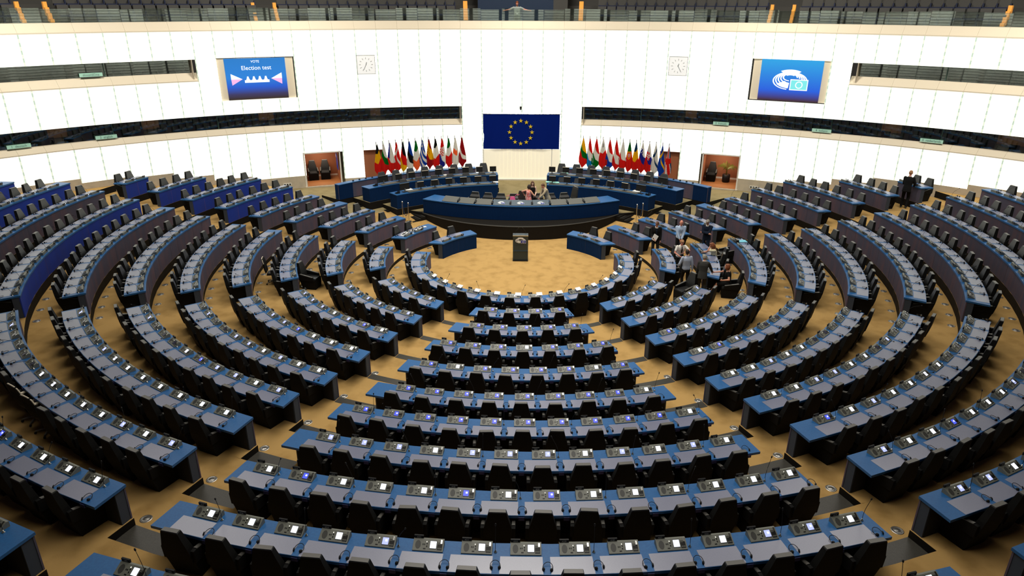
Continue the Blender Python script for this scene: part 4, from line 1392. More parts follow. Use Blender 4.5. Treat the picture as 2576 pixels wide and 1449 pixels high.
# the sitters face the hall, so screens face the flags; backs of the monitors face the camera
for s, nm in ((-1, 'left'), (1, 'right')):
    for (r, z, n, st, a_s, lv) in ((9.7, .88, 6, 4.75, 9.6, 'lower'), (11.1, 1.10, 8, 4.0, 8.6, 'upper')):
        for i in range(n):
            a = a_s + st * i; th = s * up(rad(a))
            monitor(P(r + .25, th, z + .775), th, f"black monitor on the {lv} {nm} clerks' bench, {nth(i + 1)} from the blind")
            a2 = a + st * .5; th2 = s * up(rad(a2))
            swivel_chair(P(r + 1.12, th2, z + (.0)), th2, f"grey-backed swivel chair at the {lv} {nm} clerks' bench, {nth(i + 1)} from the blind", 'swivel chairs at the clerks benches', 1.14, .22, GREYUP)
        a = a_s + st * n + .6; th = s * up(rad(a))
        monitor(P(r + .3, th, z + .76), th, f"wide monitor on a grey stand at the outer end of the {lv} {nm} bench", .56, .34, True)
        t = thing('desk_phone', f"black desk telephone at the outer end of the {lv} {nm} bench", 'telephone', P(r + .3, s * up(rad(a + 2.6)), z + .757), s * up(rad(a + 2.6)), 'desk telephones')
        b = MB(); b.prism([(-.11, -.1, 0), (.11, -.1, 0), (.11, .1, 0), (-.11, .1, 0)], [(-.10, -.1, .03), (.10, -.1, .03), (.10, .1, .11), (-.10, .1, .11)], BLACKP); b.build('base', t)
        b = MB(); b.tube([(-.08, -.09, .07), (-.08, -.05, .09), (-.08, .05, .12), (-.08, .1, .12)], [.03, .018, .018, .03], BLACKP, 6); b.build('handset', t)
    for i, (r, z, a, w_, d_, m_, lab) in enumerate(((9.95, .88, 8.6, .34, .25, PAPER, f'stack of white paper on the lower {nm} bench next to the blind'), (10.0, .88, 36.6, .4, .28, PAPER, f'white papers beside the wide monitor on the lower {nm} bench'), (11.4, 1.10, 22.0, .26, .2, PAPER, f'white paper between two monitors on the upper {nm} bench'))):
        o = MB(); o.box((0, 0, .02), (w_, d_, .035), m_); th = s * up(rad(a)); ob = o.build('paper_stack', None, loc=P(r + .25, th, z + .757), rz=th); tag(ob, lab, 'paper', 'papers on the clerks benches')
for a, r, z, lab in ((8.4, 10.0, .88, 'green folder on the corner of the lower right bench'), (10.6, 9.92, .88, 'second green folder on the lower right bench beside a monitor'), (12.2, 11.4, 1.10, 'green folder on the upper right bench between monitors')):
    o = MB(); o.box((0, 0, .012), (.36, .26, .024), GREENP); th = up(rad(a)); ob = o.build('folder', None, loc=P(r + .2, th, z + .80), rz=th + .2); tag(ob, lab, 'folder', 'green folders')

# rope posts at the stairs
POSTS = ((-6.20, 6.55), (-5.86, 6.30), (-8.45, 8.2), (-7.95, 7.85))
for s in (-1, 1):
    pr = []
    for i, (x, y) in enumerate(POSTS):
        zf = .46 if i < 2 else .62
        t = thing('rope_post', f"slim chrome rope post at the {'right' if s > 0 else 'left'} rostrum stairs, {('lower outer', 'lower inner', 'upper outer', 'upper inner')[i]} one", 'post', (s * abs(x), y, zf), 0, 'chrome rope posts')
        b = MB(); b.lathe([(.15, 0), (.15, .012), (.03, .022)], CHROME, n=16); b.build('foot', t)
        b = MB(); b.tube([(0, 0, .02), (0, 0, .95)], .019, CHROME, 8); b.build('shaft', t)
        b = MB(); b.ball((0, 0, .985), .036, CHROME); b.box((.02, 0, .92), (.07, .03, .03), CHROME); b.build('cap', t)
        pr.append(Vector((s * abs(x), y, zf)))
    for i, lv in ((0, 'lower'), (2, 'upper')):
        a, c = pr[i] + Vector((0, 0, .90)), pr[i + 1] + Vector((0, 0, .90))
        b = MB(); b.tube([a.lerp(c, u) - Vector((0, 0, .62 * (1 - (2 * u - 1) ** 2) ** .8)) for u in [j / 12 for j in range(13)]], .016, ROPE, 6)
        tag(b.build('barrier_rope', None, True), f"dark blue rope hanging between the {lv} {'right' if s > 0 else 'left'} chrome posts", 'rope', 'hanging ropes')

# lectern
t = thing('lectern', 'dark metal lectern with a white emblem standing alone on the open carpet', 'lectern', (-.08, 1.92, 0), 0)
b = MB(); b.box((0, .0, .02), (.70, .45, .04), BLACKP); b.build('plinth', t)
b = MB()
prof = [(-.16, .04), (-.16, .42), (-.185, .47), (-.165, .52), (-.165, 1.02), (-.19, 1.19), (-.14, 1.21)]
for i in range(len(prof) - 1):
    (y0, z0), (y1, z1) = prof[i], prof[i + 1]
    b.prism([(-.345, y0, z0), (.345, y0, z0), (.345, .17, z0), (-.345, .17, z0)], [(-.345, y1, z1), (.345, y1, z1), (.345, .17, z1 - (.0 if i < 5 else 0.0)), (-.345, .17, z1)], DARKMETAL)
b.build('body', t)
b = MB(); b.box((0, -.01, 1.215), (.70, .36, .02), DARKMETAL); b.box((0, -.19, 1.213), (.70, .012, .03), CHROME); b.build('top_plate', t)
e1, g1 = hemicycle_logo(.235, 0, LOGOW, LOGOB, LOGOW); e1.build('emblem', t, loc=(0, -.192, 1.03)); g1.build('emblem_flag', t, loc=(0, -.194, 1.03))
for s in (-1, 1):
    b = MB(); b.tube([(.25 * s, .06, 1.23), (.22 * s, .08, 1.34), (.10 * s, .02, 1.52)], .005, BLACKP, 5); b.tube([(.10 * s, .02, 1.51), (.085 * s, .01, 1.55)], .012, BLACKP, 6); b.build('microphone', t, True)

# notepads on the innermost row, folder and clutter
for i in range(3, 16):
    th = (i - 8.5) * .775 / R[0] + .24 / R[0]
    o = MB(); o.box((0, 0, .05), (.22, .16, .012), PAPER, Matrix.Rotation(rad(24), 3, 'X'))
    ob = o.build('notepad', None, loc=P(R[0] + .12, th, ZT[0] + .06), rz=th); tag(ob, f"white notepad leaning on the console at the {nth(i + 1)} place of the innermost row", 'notepad', 'white notepads on the innermost row')
rnd = random.Random(5)
for i in range(13):
    th = -(E_CN(R[1]) + (.35 + 1.55 * i / 13) / R[1]) + OFF['C']
    o = MB(); o.box((0, 0, .012), (.24, .17, .014), PAPER); q = rnd.uniform(.16, .5)
    ob = o.build('document', None, loc=P(R[1] + q, th, ZT[1] + .002), rz=th + rnd.uniform(-.5, .5)); tag(ob, f"loose white document on the cluttered second far left desk, {nth(i + 1)} from its lower end", 'document', 'loose documents on the cluttered desk')
for i in range(8):
    th = -(E_CN(R[1]) + (.45 + 1.4 * i / 8) / R[1]) + OFF['C']
    headset(P(R[1] + rnd.uniform(.3, .52), th, ZT[1] + .02), th + rnd.uniform(-2, 2), f"spare black headset among papers on the second far left desk, {nth(i + 1)} from its lower end")
th = E_BF(R[3]) - .45 / R[3] + OFF['B']
o = MB(); o.box((0, 0, .015), (.30, .42, .02), TEALP); tag(o.build('folder', None, loc=P(R[3] + .45, th, ZT[3] + .006), rz=th), 'teal folder lying on the upper end of the third outer right desk', 'folder')

# ---------------------------------------------------------------- national flags
def fm(n, c):
    m = mat('flag_' + n, c, .9, spec=.05); nt = m.node_tree      # thin cloth that lets the backlit wall shine through
    tr = nt.nodes.new('ShaderNodeBsdfTranslucent'); tr.inputs[0].default_value = (*c, 1); mx = nt.nodes.new('ShaderNodeMixShader'); mx.inputs[0].default_value = .42
    out = [n_ for n_ in nt.nodes if n_.type == 'OUTPUT_MATERIAL'][0]
    nt.links.new(nt.nodes['Principled BSDF'].outputs[0], mx.inputs[1]); nt.links.new(tr.outputs[0], mx.inputs[2]); nt.links.new(mx.outputs[0], out.inputs[0])
    return m


FK, FW, FY, FR, FG, FB_, FN, FO, FS, FD, FL_, FM = (fm('black', (.012, .012, .012)), fm('white', (.80, .77, .70)), fm('yellow', (.86, .52, .01)), fm('red', (.72, .02, .015)), fm('green', (.005, .19, .02)),
    fm('blue', (.01, .07, .42)), fm('navy', (.025, .03, .30)), fm('orange', (.90, .19, .05)), fm('skyblue', (.01, .27, .56)), fm('darkblue', (.01, .06, .15)), fm('silver', (.42, .40, .36)), fm('maroon', (.40, .012, .015)))


def bands(cols, cuts, sl):
    def f(u, v):
        s = v + sl * u
        for c, q in zip(cols, cuts):
            if s < q: return c
        return cols[-1]
    return f


def cross(bg, arm, c, sl=-.42):
    def f(u, v):
        s = v + sl * (u - .5); q = u - .5 + .28 * (v - .5)
        if .22 < v + .35 * (u - .5) < .32 or (-.04 < s - .5 * (v > .3) * .0 - .42 + .0 < .06): return arm
        return bg
    return f


def nordic(bg, arm):
    def f(u, v):
        if .26 + -.28 * (u - .5) < v < .37 - .28 * (u - .5): return arm            # upright of the cross, hanging level
        d = v - .40 - .75 * (u - .3)
        if v > .30 and -.07 < d < .05: return arm                                   # long arm running down the fold
        return bg
    return f


def greece(u, v):
    if v < .38 and u > .15:
        if .25 - .2 * u < v < .31 - .2 * u or (abs(u - .55) < .09 and v > .1): return FW
        return FB_
    s = (v - .55 * u) * 7.5
    return FB_ if int(s + 20) % 2 else FW


def spain(u, v):
    s = v - .33 * u
    if s < .10: return FM
    if s > .52 - .0: return FM
    if .30 < v < .52 and u < .45 and (int(u * 14) + int(v * 30)) % 3 == 0: return FM
    return FY


def croatia(u, v):
    if v < .34 - .05 * u: return FR
    if .34 < v < .62 and u < .68: return FR if (int(u * 7) + int(v * 22)) % 2 else FW
    if v - .5 * u > .52 and u < .75: return FN
    return FW


def cyprus(u, v):
    return FO if (.40 < v < .58 and .08 < u < .78 and not (v < .45 and u > .5)) or (.5 < v < .63 and .5 < u < .72) else FW


def czech(u, v):
    if u < .28 and v < .55: return FN
    return FR if v - .32 * u > .50 else FW


def malta(u, v):
    if v < .27 and abs(u - .5) < .25 and v > .14: return FL_
    return FW if v + .10 * u < .52 else FR


def portugal(u, v):
    d = ((u - .45) / .42) ** 2 + ((v - .46) / .13) ** 2
    if d < .25: return FW if int(u * 12) % 2 else FR
    if d < .55: return FR
    if d < 1: return FY
    return FG if v < .37 else FR


def slovenia(u, v):
    if .20 < v < .36 and u < .62: return FN if int(u * 9 + v * 30) % 4 else FW
    s = v - .36 * u
    return FW if s < .22 else (FN if s < .50 else FR)


def slovakia(u, v):
    if .30 < v < .56 and u < .72: return FR if not (abs(u - .38) < .06 or abs(v - .40) < .018 or abs(v - .47) < .02) else FW
    s = v - .30 * u
    return FW if s < .24 else (FN if s < .52 else FR)


def union(u, v):
    if .43 < v < .62 and True: return FR
    if v < .43:
        if abs(u - .35 - .2 * v) < .13: return FR
        return FW if abs(u - .4) < .30 else FD
    if abs(u - .50 - .55 * (v - .6)) < .15: return FR
    if abs(u - .18) < .05: return FR
    return FW if abs(u - .45 - .5 * (v - .6)) < .32 or u < .33 else FD


FLAGS_L = [('black yellow and red', bands([FK, FY, FR], [.36, .68], .12)), ('white green and red', bands([FW, FG, FR], [.22, .48], -.38)), ('white and red with blue wedge', czech), ('red with a white cross', nordic(FR, FW)),
    ('black red and gold', bands([FK, FR, FY], [.26, .60], -.36)), ('blue black and white', bands([FB_, FK, FW], [.22, .52], -.42)), ('green white and orange', bands([FG, FW, FO], [.42, .74], .10)),
    ('blue and white striped', greece), ('red and yellow', spain), ('navy white and red', bands([FK, FW, FR], [.36, .72], .12)), ('red white and blue chequered', croatia), ('green white and red', bands([FG, FW, FR], [.40, .68], .14)),
    ('white with an orange shape', cyprus), ('dark red with a white stripe', bands([FM, FW, FM], [.38, .54], -.38))]
FLAGS_R = [('yellow green and red', bands([FY, FG, FR], [.24, .48], -.38)), ('red white and sky blue', bands([FR, FW, FS], [.22, .54], -.42)), ('red white and green', bands([FR, FW, FG], [.22, .52], -.40)), ('white and red with a grey emblem', malta),
    ('red white and royal blue', bands([FR, FW, FB_], [.22, .54], -.38)), ('red white and red', bands([FR, FW, FR], [.26, .58], -.40)), ('white over red', bands([FW, FR], [.46], -.34)), ('green and red with a yellow ring', portugal),
    ('navy yellow and red', bands([FD, FY, FR], [.36, .70], .10)), ('white blue and red with a small shield', slovenia), ('white blue and red with a red shield', slovakia), ('white with a dark blue cross', nordic(FW, FD)),
    ('blue with a yellow cross', nordic(FB_, FY)), ('red white and navy crossed', union)]


def flag(bearing, s, lab, cf, seed):
    th = PI - bearing
    base = P(12.78, th, 1.965)
    t = thing('national_flag', f"{lab} flag on a pole at the {'left' if s < 0 else 'right'} barrier", 'flag', base, th + PI, 'national flags on poles')
    b = MB(); b.tube([(0, 0, 0), (0, 0, 1.86)], .016, POLE, 6); b.tube([(0, 0, 1.86), (0, 0, 1.93)], .02, CHROME, 6); b.build('pole', t)
    rnd = random.Random(seed); b = MB(); nu, nv = 26, 84
    wid = .235 + rnd.uniform(-.02, .02); sk = rnd.uniform(-.02, .03)
    V = []
    L = 1.74
    for side in (0, 1):
        for j in range(nv + 1):
            v = j / nv
            for i in range(nu + 1):
                u = i / nu
                hw = wid * min(1, .05 + 1.16 * v ** .88)
                cx = .03 + sk * v
                x = cx + (u * 2 - 1) * hw
                tip = .82 + .18 * (1 - abs((u - .42) / .58)) if u > .42 else .82 + .18 * (u / .42)
                z = 1.80 - L * v * (tip if v > .0 else 1) * (1)
                y = .035 * sin(u * 9 + seed) * (.3 + v) + (.012 if side else 0)
                V.append((x, y - .055, z))
    n1 = (nu + 1) * (nv + 1)
    b.v = V
    for side in (0, 1):
        for j in range(nv):
            for i in range(nu):
                a = side * n1 + j * (nu + 1) + i
                q = [a, a + 1, a + nu + 2, a + nu + 1]
                b.f.append(q[::-1] if side else q); b.m.append(b.mi(cf((i + .5) / nu, (j + .5) / nv)))
    b.build('cloth', t, True)


for i, (lab, cf) in enumerate(FLAGS_L): flag(rad(-39.06 + i * 1.756), -1, lab, cf, i)
for i, (lab, cf) in enumerate(FLAGS_R): flag(rad(15.87 + i * 1.76), 1, lab, cf, i + 20)


# ---------------------------------------------------------------- people
def cap_geo(mb, p0, r0, p1, r1, n=10, k=4):
    p0, p1 = Vector(p0), Vector(p1); d = (p1 - p0)
    if d.length < 1e-5: d = Vector((0, 0, 1e-4)); p1 = p0 + d
    d = d.normalized(); a = d.cross(Vector((.31, .17, .93))).normalized(); c = d.cross(a); o = len(mb.v)
    rings = [(p0 - d * r0 * cos(PI / 2 * i / k), r0 * sin(PI / 2 * i / k)) for i in range(1, k + 1)] + [(p1 + d * r1 * sin(PI / 2 * i / k), r1 * cos(PI / 2 * i / k)) for i in range(0, k)]
    mb.v.append(tuple(p0 - d * r0))
    for q, r in rings:
        for j in range(n):
            t = 2 * PI * j / n; mb.v.append(tuple(q + (a * cos(t) + c * sin(t)) * r))
    mb.v.append(tuple(p1 + d * r1)); e = len(mb.v) - 1; m = len(rings)
    for j in range(n):
        q = (j + 1) % n
        mb.f.append([o, o + 1 + q, o + 1 + j]); mb.m.append(0)
        for i in range(m - 1): mb.f.append([o + 1 + i * n + j, o + 1 + i * n + q, o + 1 + (i + 1) * n + q, o + 1 + (i + 1) * n + j]); mb.m.append(0)
        mb.f.append([o + 1 + (m - 1) * n + j, o + 1 + (m - 1) * n + q, e]); mb.m.append(0)


def ell_geo(mb, c, r, rot=None, n=14, k=10):
    t = MB(); t.ball((0, 0, 0), r, None, n, k); o = len(mb.v)
    for v in t.v:
        v = Vector(v)
        if rot is not None: v = rot @ v
        mb.v.append(tuple(v + Vector(c)))
    mb.f += [[i + o for i in f] for f in t.f]; mb.m += [0] * len(t.f)


def loft_geo(mb, rings, n=18):
    """rings: (centre, x axis, y axis, rx, ry)"""
    o = len(mb.v)
    for c, ax, ay, rx, ry in rings:
        for j in range(n):
            t = 2 * PI * j / n; ct, st = cos(t), sin(t)
            q = 2.4; ct = math.copysign(abs(ct) ** (2 / q), ct); st = math.copysign(abs(st) ** (2 / q), st)
            mb.v.append(tuple(Vector(c) + ax * rx * ct + ay * ry * st))
    for i in range(len(rings) - 1):
        for j in range(n):
            q = (j + 1) % n
            mb.f.append([o + i * n + j, o + i * n + q, o + (i + 1) * n + q, o + (i + 1) * n + j]); mb.m.append(0)
    mb.f.append([o + j for j in reversed(range(n))]); mb.m.append(0)
    e = o + (len(rings) - 1) * n; mb.f.append([e + j for j in range(n)]); mb.m.append(0)


def fuse(mb, name, m, parent, voxel=.014, smooth=3):
    """joins the overlapping solids into one continuous skin"""
    me = bpy.data.meshes.new(name); me.from_pydata(mb.v, [], mb.f)
    o = bpy.data.objects.new(name, me)
    r = o.modifiers.new('join', 'REMESH'); r.mode = 'VOXEL'; r.voxel_size = voxel
    if smooth: s = o.modifiers.new('relax', 'SMOOTH'); s.iterations = smooth; s.factor = .5
    dg = bench(o)
    nm = bpy.data.meshes.new_from_object(o.evaluated_get(dg))
    bpy.data.objects.remove(o); bpy.data.meshes.remove(me)
    nm.name = name; nm.materials.clear(); nm.materials.append(m)
    nm.polygons.foreach_set('use_smooth', [True] * len(nm.polygons))
    return put(name, nm, parent)


def cloth(n, c): return mat('cloth_' + n, c, .9, spec=.1)


SKIN = mat('skin', (.68, .33, .21), .6, noise=((.62, .26, .16), 6, .4, .7, (1, 1, 1)))
SKINP = mat('skin_ruddy', (.70, .28, .19), .6)
HAIRD = mat('hair_dark', (.022, .013, .008), .6); HAIRB = mat('hair_brown', (.10, .035, .012), .6); HAIRR = mat('hair_auburn', (.22, .06, .015), .6); HAIRG = mat('hair_grey', (.30, .27, .22), .7); HAIRL = mat('hair_light', (.34, .17, .07), .7)
EYE = mat('eye_dark', (.02, .015, .012), .3); LIPS = mat('lips', (.45, .12, .09), .6)
SUITK = cloth('black', (.010, .010, .010)); SUITN = cloth('navy', (.012, .018, .034)); SUITG = cloth('grey', (.040, .040, .036)); SUITB = cloth('beige', (.46, .38, .25)); SHW = cloth('white', (.78, .75, .68)); SHB = cloth('pale_blue', (.46, .58, .76)); SHB2 = cloth('blue_grey', (.40, .45, .55)); PINK = mat('cloth_coral', (.85, .20, .16), .8, noise=((.85, .55, .50), 14, .45, .6, (1, 1, 1))); CREAMC = cloth('cream', (.80, .72, .48)); TEE = cloth('sage', (.33, .36, .33)); TROB = cloth('charcoal', (.016, .015, .013)); OLIVE = cloth('olive', (.05, .055, .03)); SHOE = mat('shoe_black', (.012, .011, .01), .4)


def ik(s, t, a, b, hint):
    s, t = Vector(s), Vector(t); d = t - s; L = min(d.length, (a + b) * .995); d.normalize(); t = s + d * L
    x = (a * a - b * b + L * L) / (2 * L); h = math.sqrt(max(0, a * a - x * x))
    hv = Vector(hint); hv -= d * hv.dot(d); hv.normalize()
    return s + d * x + hv * h, t


def person(label, loc, face, h=1.75, lean=0.0, side=0.0, hands=None, hint=None, seated=False, top=SUITK, bottom=TROB, style='suit', sleeve='long', hair=None, hstyle='short', head_pitch=10, head_turn=0, shoes=SHOE, shirt=SHW, tie=None, legs=None, skin=SKIN, lanyard=None, beard=None, glasses=False, group='people in the hall'):
    S = h / 1.75
    root = thing('person', label, 'person', loc, rad(face), group)
    hipz = .93 if not seated else .56
    LM = Matrix.Translation((0, 0, hipz)) @ Matrix.Rotation(-rad(lean), 4, 'X') @ Matrix.Rotation(rad(side), 4, 'Y') @ Matrix.Translation((0, 0, -.93))
    U = lambda x, y, z: LM @ Vector((x, y, z))
    AX = (LM.to_3x3() @ Vector((1, 0, 0))); AY = (LM.to_3x3() @ Vector((0, 1, 0)))
    fem = style == 'dress' or hstyle in ('long', 'bob', 'curly')
    sw = .175 if not fem else .155
    HC_ = U(0, .035, 1.625)
    HR = LM.to_3x3() @ Matrix.Rotation(rad(head_turn), 3, 'Z') @ Matrix.Rotation(-rad(head_pitch), 3, 'X')
    hands = hands or [(-.27, .04, .80), (.27, .04, .80)]
    hint = hint or [(-.5, -.9, -.1), (.5, -.9, -.1)]
    # arms
    arms = []
    for s, hd, hn in ((-1, hands[0], hint[0]), (1, hands[1], hint[1])):
        sh = U(s * sw, 0, 1.405); el, wr = ik(sh, hd, .29, .26, hn); arms.append((s, sh, el, wr))
    # legs
    if legs is None:
        legs = [((-.10, .03, .0)), ((.11, -.02, .0))] if not seated else [(-.12, .48, 0), (.14, .42, 0)]
    LG = []
    for s, ft in ((-1, legs[0]), (1, legs[1])):
        hp = U(s * .09, 0, .90); an = Vector((ft[0], ft[1], ft[2] + .085)); kn, an = ik(hp, an, .43, .42, (s * .1, 1, .25)); LG.append((s, hp, kn, an))
    b = MB()
    TOR = [(.86, .155, .105), (.95, .16, .112), (1.06, .14 if not fem else .122, .10), (1.18, .155 if not fem else .135, .108), (1.30, .175 if not fem else .15, .118), (1.39, .165 if not fem else .145, .095), (1.44, .10, .072), (1.47, .06, .06)]
    loft_geo(b, [(U(0, 0, z), AX, AY, rx, ry) for z, rx, ry in TOR])
    cap_geo(b, U(0, .0, 1.42), .056, U(0, .02, 1.56), .052)
    # head: skull, jaw, nose, brow, chin, ears
    hp = lambda x, y, z: HC_ + HR @ Vector((x, y, z))
    ell_geo(b, hp(0, -.008, .02), (.075, .095, .10), HR); ell_geo(b, hp(0, .018, -.035), (.058, .072, .085), HR)
    cap_geo(b, hp(0, .085, .012), .010, hp(0, .103, -.022), .014); ell_geo(b, hp(0, .066, -.088), (.026, .024, .02), HR)
    for s in (-1, 1): ell_geo(b, hp(.076 * s, -.005, -.005), (.012, .022, .032), HR); cap_geo(b, hp(.012 * s, .086, .03), .010, hp(.045 * s, .075, .032), .009)
    for s, sh, el, wr in arms:
        cap_geo(b, sh, .052, el, .040); cap_geo(b, el, .041, wr, .028)
        d = (wr - el).normalized(); pz = Vector((s, 0, 0)) - d * d.x * s
        if pz.length < .2: pz = Vector((0, 1, 0)) - d * d.y
        pz.normalize(); py = d.cross(pz)                                    # across the palm
        pc = wr + d * .052
        ell_geo(b, pc, (.034, .018, .052), Matrix((py, pz, d)).transposed(), 10, 8)
        for q in range(4):
            off = (q - 1.5) * .017; l = (.058, .068, .063, .048)[q]
            k0 = wr + d * .092 + py * off; k1 = k0 + d * l * .55 - pz * l * .22; k2 = k1 + d * l * .35 - pz * l * .4
            cap_geo(b, k0, .009, k1, .0085, 8, 3); cap_geo(b, k1, .0085, k2, .0075, 8, 3)
        tv = (py * (1 if s > 0 else -1) * -1)
        cap_geo(b, wr + d * .03 + tv * .022, .011, wr + d * .065 + tv * .05 - pz * .01, .010, 8, 3); cap_geo(b, wr + d * .065 + tv * .05 - pz * .01, .010, wr + d * .092 + tv * .052 - pz * .02, .008, 8, 3)
    for s, hq, kn, an in LG:
        cap_geo(b, hq, .082, kn, .052); cap_geo(b, kn, .053, an, .036); cap_geo(b, an - Vector((0, .02, .03)), .036, an + Vector((0, .13, -.055)), .026)
    body = fuse(b, 'body', skin, root, .0115, 2)
    # face details
    for s in (-1, 1):
        m = MB(); m.ball((0, 0, 0), (.013, .006, .007), EYE, 8, 6); o = m.build('eye', root, True, loc=hp(.03 * s, .079, .012)); o.rotation_euler = HR.to_euler()
    m = MB(); m.ball((0, 0, 0), (.024, .008, .006), LIPS, 8, 6); o = m.build('mouth', root, True, loc=hp(0, .084, -.055)); o.rotation_euler = HR.to_euler()
    if glasses:
        m = MB()
        for s in (-1, 1): m.tube([tuple(hp(.032 * s + .026 * cos(a), .092, .012 + .02 * sin(a))) for a in [2 * PI * i / 10 for i in range(11)]], .004, BLACKP, 4); m.tube([tuple(hp(.058 * s, .09, .015)), tuple(hp(.078 * s, .0, .015))], .003, BLACKP, 4)
        m.build('glasses', root)
    # clothes
    if style == 'dress':
        m = MB(); zz_ = [(.52, .20, .17), (.70, .19, .16), (.90, .178, .135), (1.06, .140, .118), (1.18, .150, .124), (1.30, .165, .134), (1.39, .16, .112), (1.43, .10, .08)]
        if seated: zz_ = zz_[2:]
        loft_geo(m, [(U(0, 0, z), AX, AY, rx, ry) for z, rx, ry in zz_])
        if seated:
            for s, hq, kn, an in LG: cap_geo(m, hq, .105, kn + Vector((0, -.04, 0)), .078)
        if sleeve != 'none':
            for s, sh, el, wr in arms: cap_geo(m, sh, .066, sh.lerp(el, .5 if sleeve == 'short' else .95), .056)
        fuse(m, 'dress', top, root)
    else:
        g = .018 if style == 'suit' else .012
        m = MB(); low = .76 if style == 'suit' else .90
        T2 = [(low, .178 + g, .128 + g), (.90, .168 + g, .120 + g)] if style == 'suit' else [(low, .160 + g, .114 + g)]
        T2 += [(.97, .162 + g, .114 + g), (1.06, .146 + g, .104 + g), (1.18, .16 + g, .11 + g), (1.30, .18 + g, .12 + g), (1.39, .172 + g, .098 + g), (1.44, .105 + g, .074 + g), (1.465, .07 + g, .064 + g)]
        if fem: T2 = [(z, rx * .9, ry) for z, rx, ry in T2]
        loft_geo(m, [(U(0, 0, z), AX, AY, rx, ry) for z, rx, ry in T2])
        for s, sh, el, wr in arms:
            if sleeve == 'long': cap_geo(m, sh, .066 + g * .5, el, .052 + g * .5); cap_geo(m, el, .053 + g * .5, el.lerp(wr, .93), .040 + g * .3)
            else: cap_geo(m, sh, .07, sh.lerp(el, .62), .062)
        fuse(m, 'jacket' if style == 'suit' else 'shirt', top, root, .016, 3)
        m = MB(); loft_geo(m, [(U(0, 0, z), AX, AY, rx, ry) for z, rx, ry in [(.80, .166, .118), (.90, .168, .120), (1.0, .158, .112)]])
        for s, hq, kn, an in LG: cap_geo(m, hq, .096, kn, .070); cap_geo(m, kn, .070, an + Vector((0, 0, .0)), .058)
        fuse(m, 'trousers', bottom, root, .016, 3)
        if style == 'suit':
            m = MB(); q = [U(-.055, .0, 1.455), U(.055, .0, 1.455), U(.012, .0, 1.14), U(-.012, .0, 1.14)]
            f = [p + AY * y for p, y in zip(q, (.088, .088, .136, .136))]; bk = [p + AY * (y - .05) for p, y in zip(q, (.088, .088, .136, .136))]
            m.prism(bk, f, shirt); m.build('shirt_front', root)
        m = MB(); m.tube([tuple(U(.062 * cos(a), .012 + .066 * sin(a), 1.475 - .012 * sin(a))) for a in [2 * PI * i / 12 for i in range(13)]], .016, shirt if style == 'suit' else top, 6); m.build('collar', root, True)
    if tie:
        m = MB(); pts = [(.0, .098, 1.44), (.0, .138, 1.33), (.0, .146, 1.2), (.0, .135, 1.05)]
        w = [.016, .022, .03, .034]
        for i in range(3):
            a_, c_ = pts[i], pts[i + 1]
            m.prism([U(-w[i], a_[1] - .005, a_[2]), U(w[i], a_[1] - .005, a_[2]), U(w[i], a_[1] + .012, a_[2]), U(-w[i], a_[1] + .012, a_[2])], [U(-w[i + 1], c_[1] - .005, c_[2]), U(w[i + 1], c_[1] - .005, c_[2]), U(w[i + 1], c_[1] + .012, c_[2]), U(-w[i + 1], c_[1] + .012, c_[2])], tie)
        m.build('tie', root)
    if lanyard:
        m = MB(); m.tube([U(-.06, .06, 1.45), U(-.04, .135, 1.3), U(0, .15, 1.16), U(.04, .135, 1.3), U(.06, .06, 1.45)], .006, lanyard, 5); m.box(U(0, .155, 1.10), (.07, .012, .10), PAPER); m.build('lanyard', root)
    for s, hq, kn, an in LG:
        m = MB(); cap_geo(m, an - Vector((0, .025, .045)), .042, an + Vector((0, .15, -.056)), .031); fuse(m, 'shoe', shoes, root, .012, 2)
    # hair
    if hair and hstyle != 'bald':
        m = MB()
        ell_geo(m, hp(0, -.022, .035), (.086, .098, .098), HR)
        if hstyle == 'short':
            ell_geo(m, hp(0, -.05, -.005), (.080, .062, .075), HR); ell_geo(m, hp(0, .045, .085), (.06, .045, .03), HR)
        elif hstyle == 'bob':
            ell_geo(m, hp(0, -.045, -.02), (.100, .085, .115), HR); ell_geo(m, hp(0, .04, .085), (.065, .05, .03), HR)
            for s in (-1, 1): ell_geo(m, hp(.075 * s, .0, -.045), (.03, .05, .085), HR)
        else:
            k = .028 if hstyle == 'curly' else .015
            ell_geo(m, hp(0, -.05, -.06), (.085 + k, .075 + k, .16), HR); ell_geo(m, hp(0, .04, .085), (.065, .05, .03), HR)
            ell_geo(m, hp(0, -.065, -.22), (.085 + k, .055 + k, .12), HR)
            for s in (-1, 1): ell_geo(m, hp(.078 * s, -.0, -.06), (.026 + k * .6, .05, .12), HR); ell_geo(m, hp(.085 * s, .02, -.20), (.03 + k * .5, .045, .12), HR)
        # clear the face: keep only what lies behind and above it
        keep = MB(); keep.v, keep.f, keep.m = m.v, m.f, m.m
        o = fuse(keep, 'hair', hair, root, .012, 2)
    if beard:
        m = MB(); ell_geo(m, hp(0, .04, -.075), (.052, .052, .040), HR); fuse(m, 'beard', beard, root, .01, 2)
    root.scale = (S, S, S)
    return root


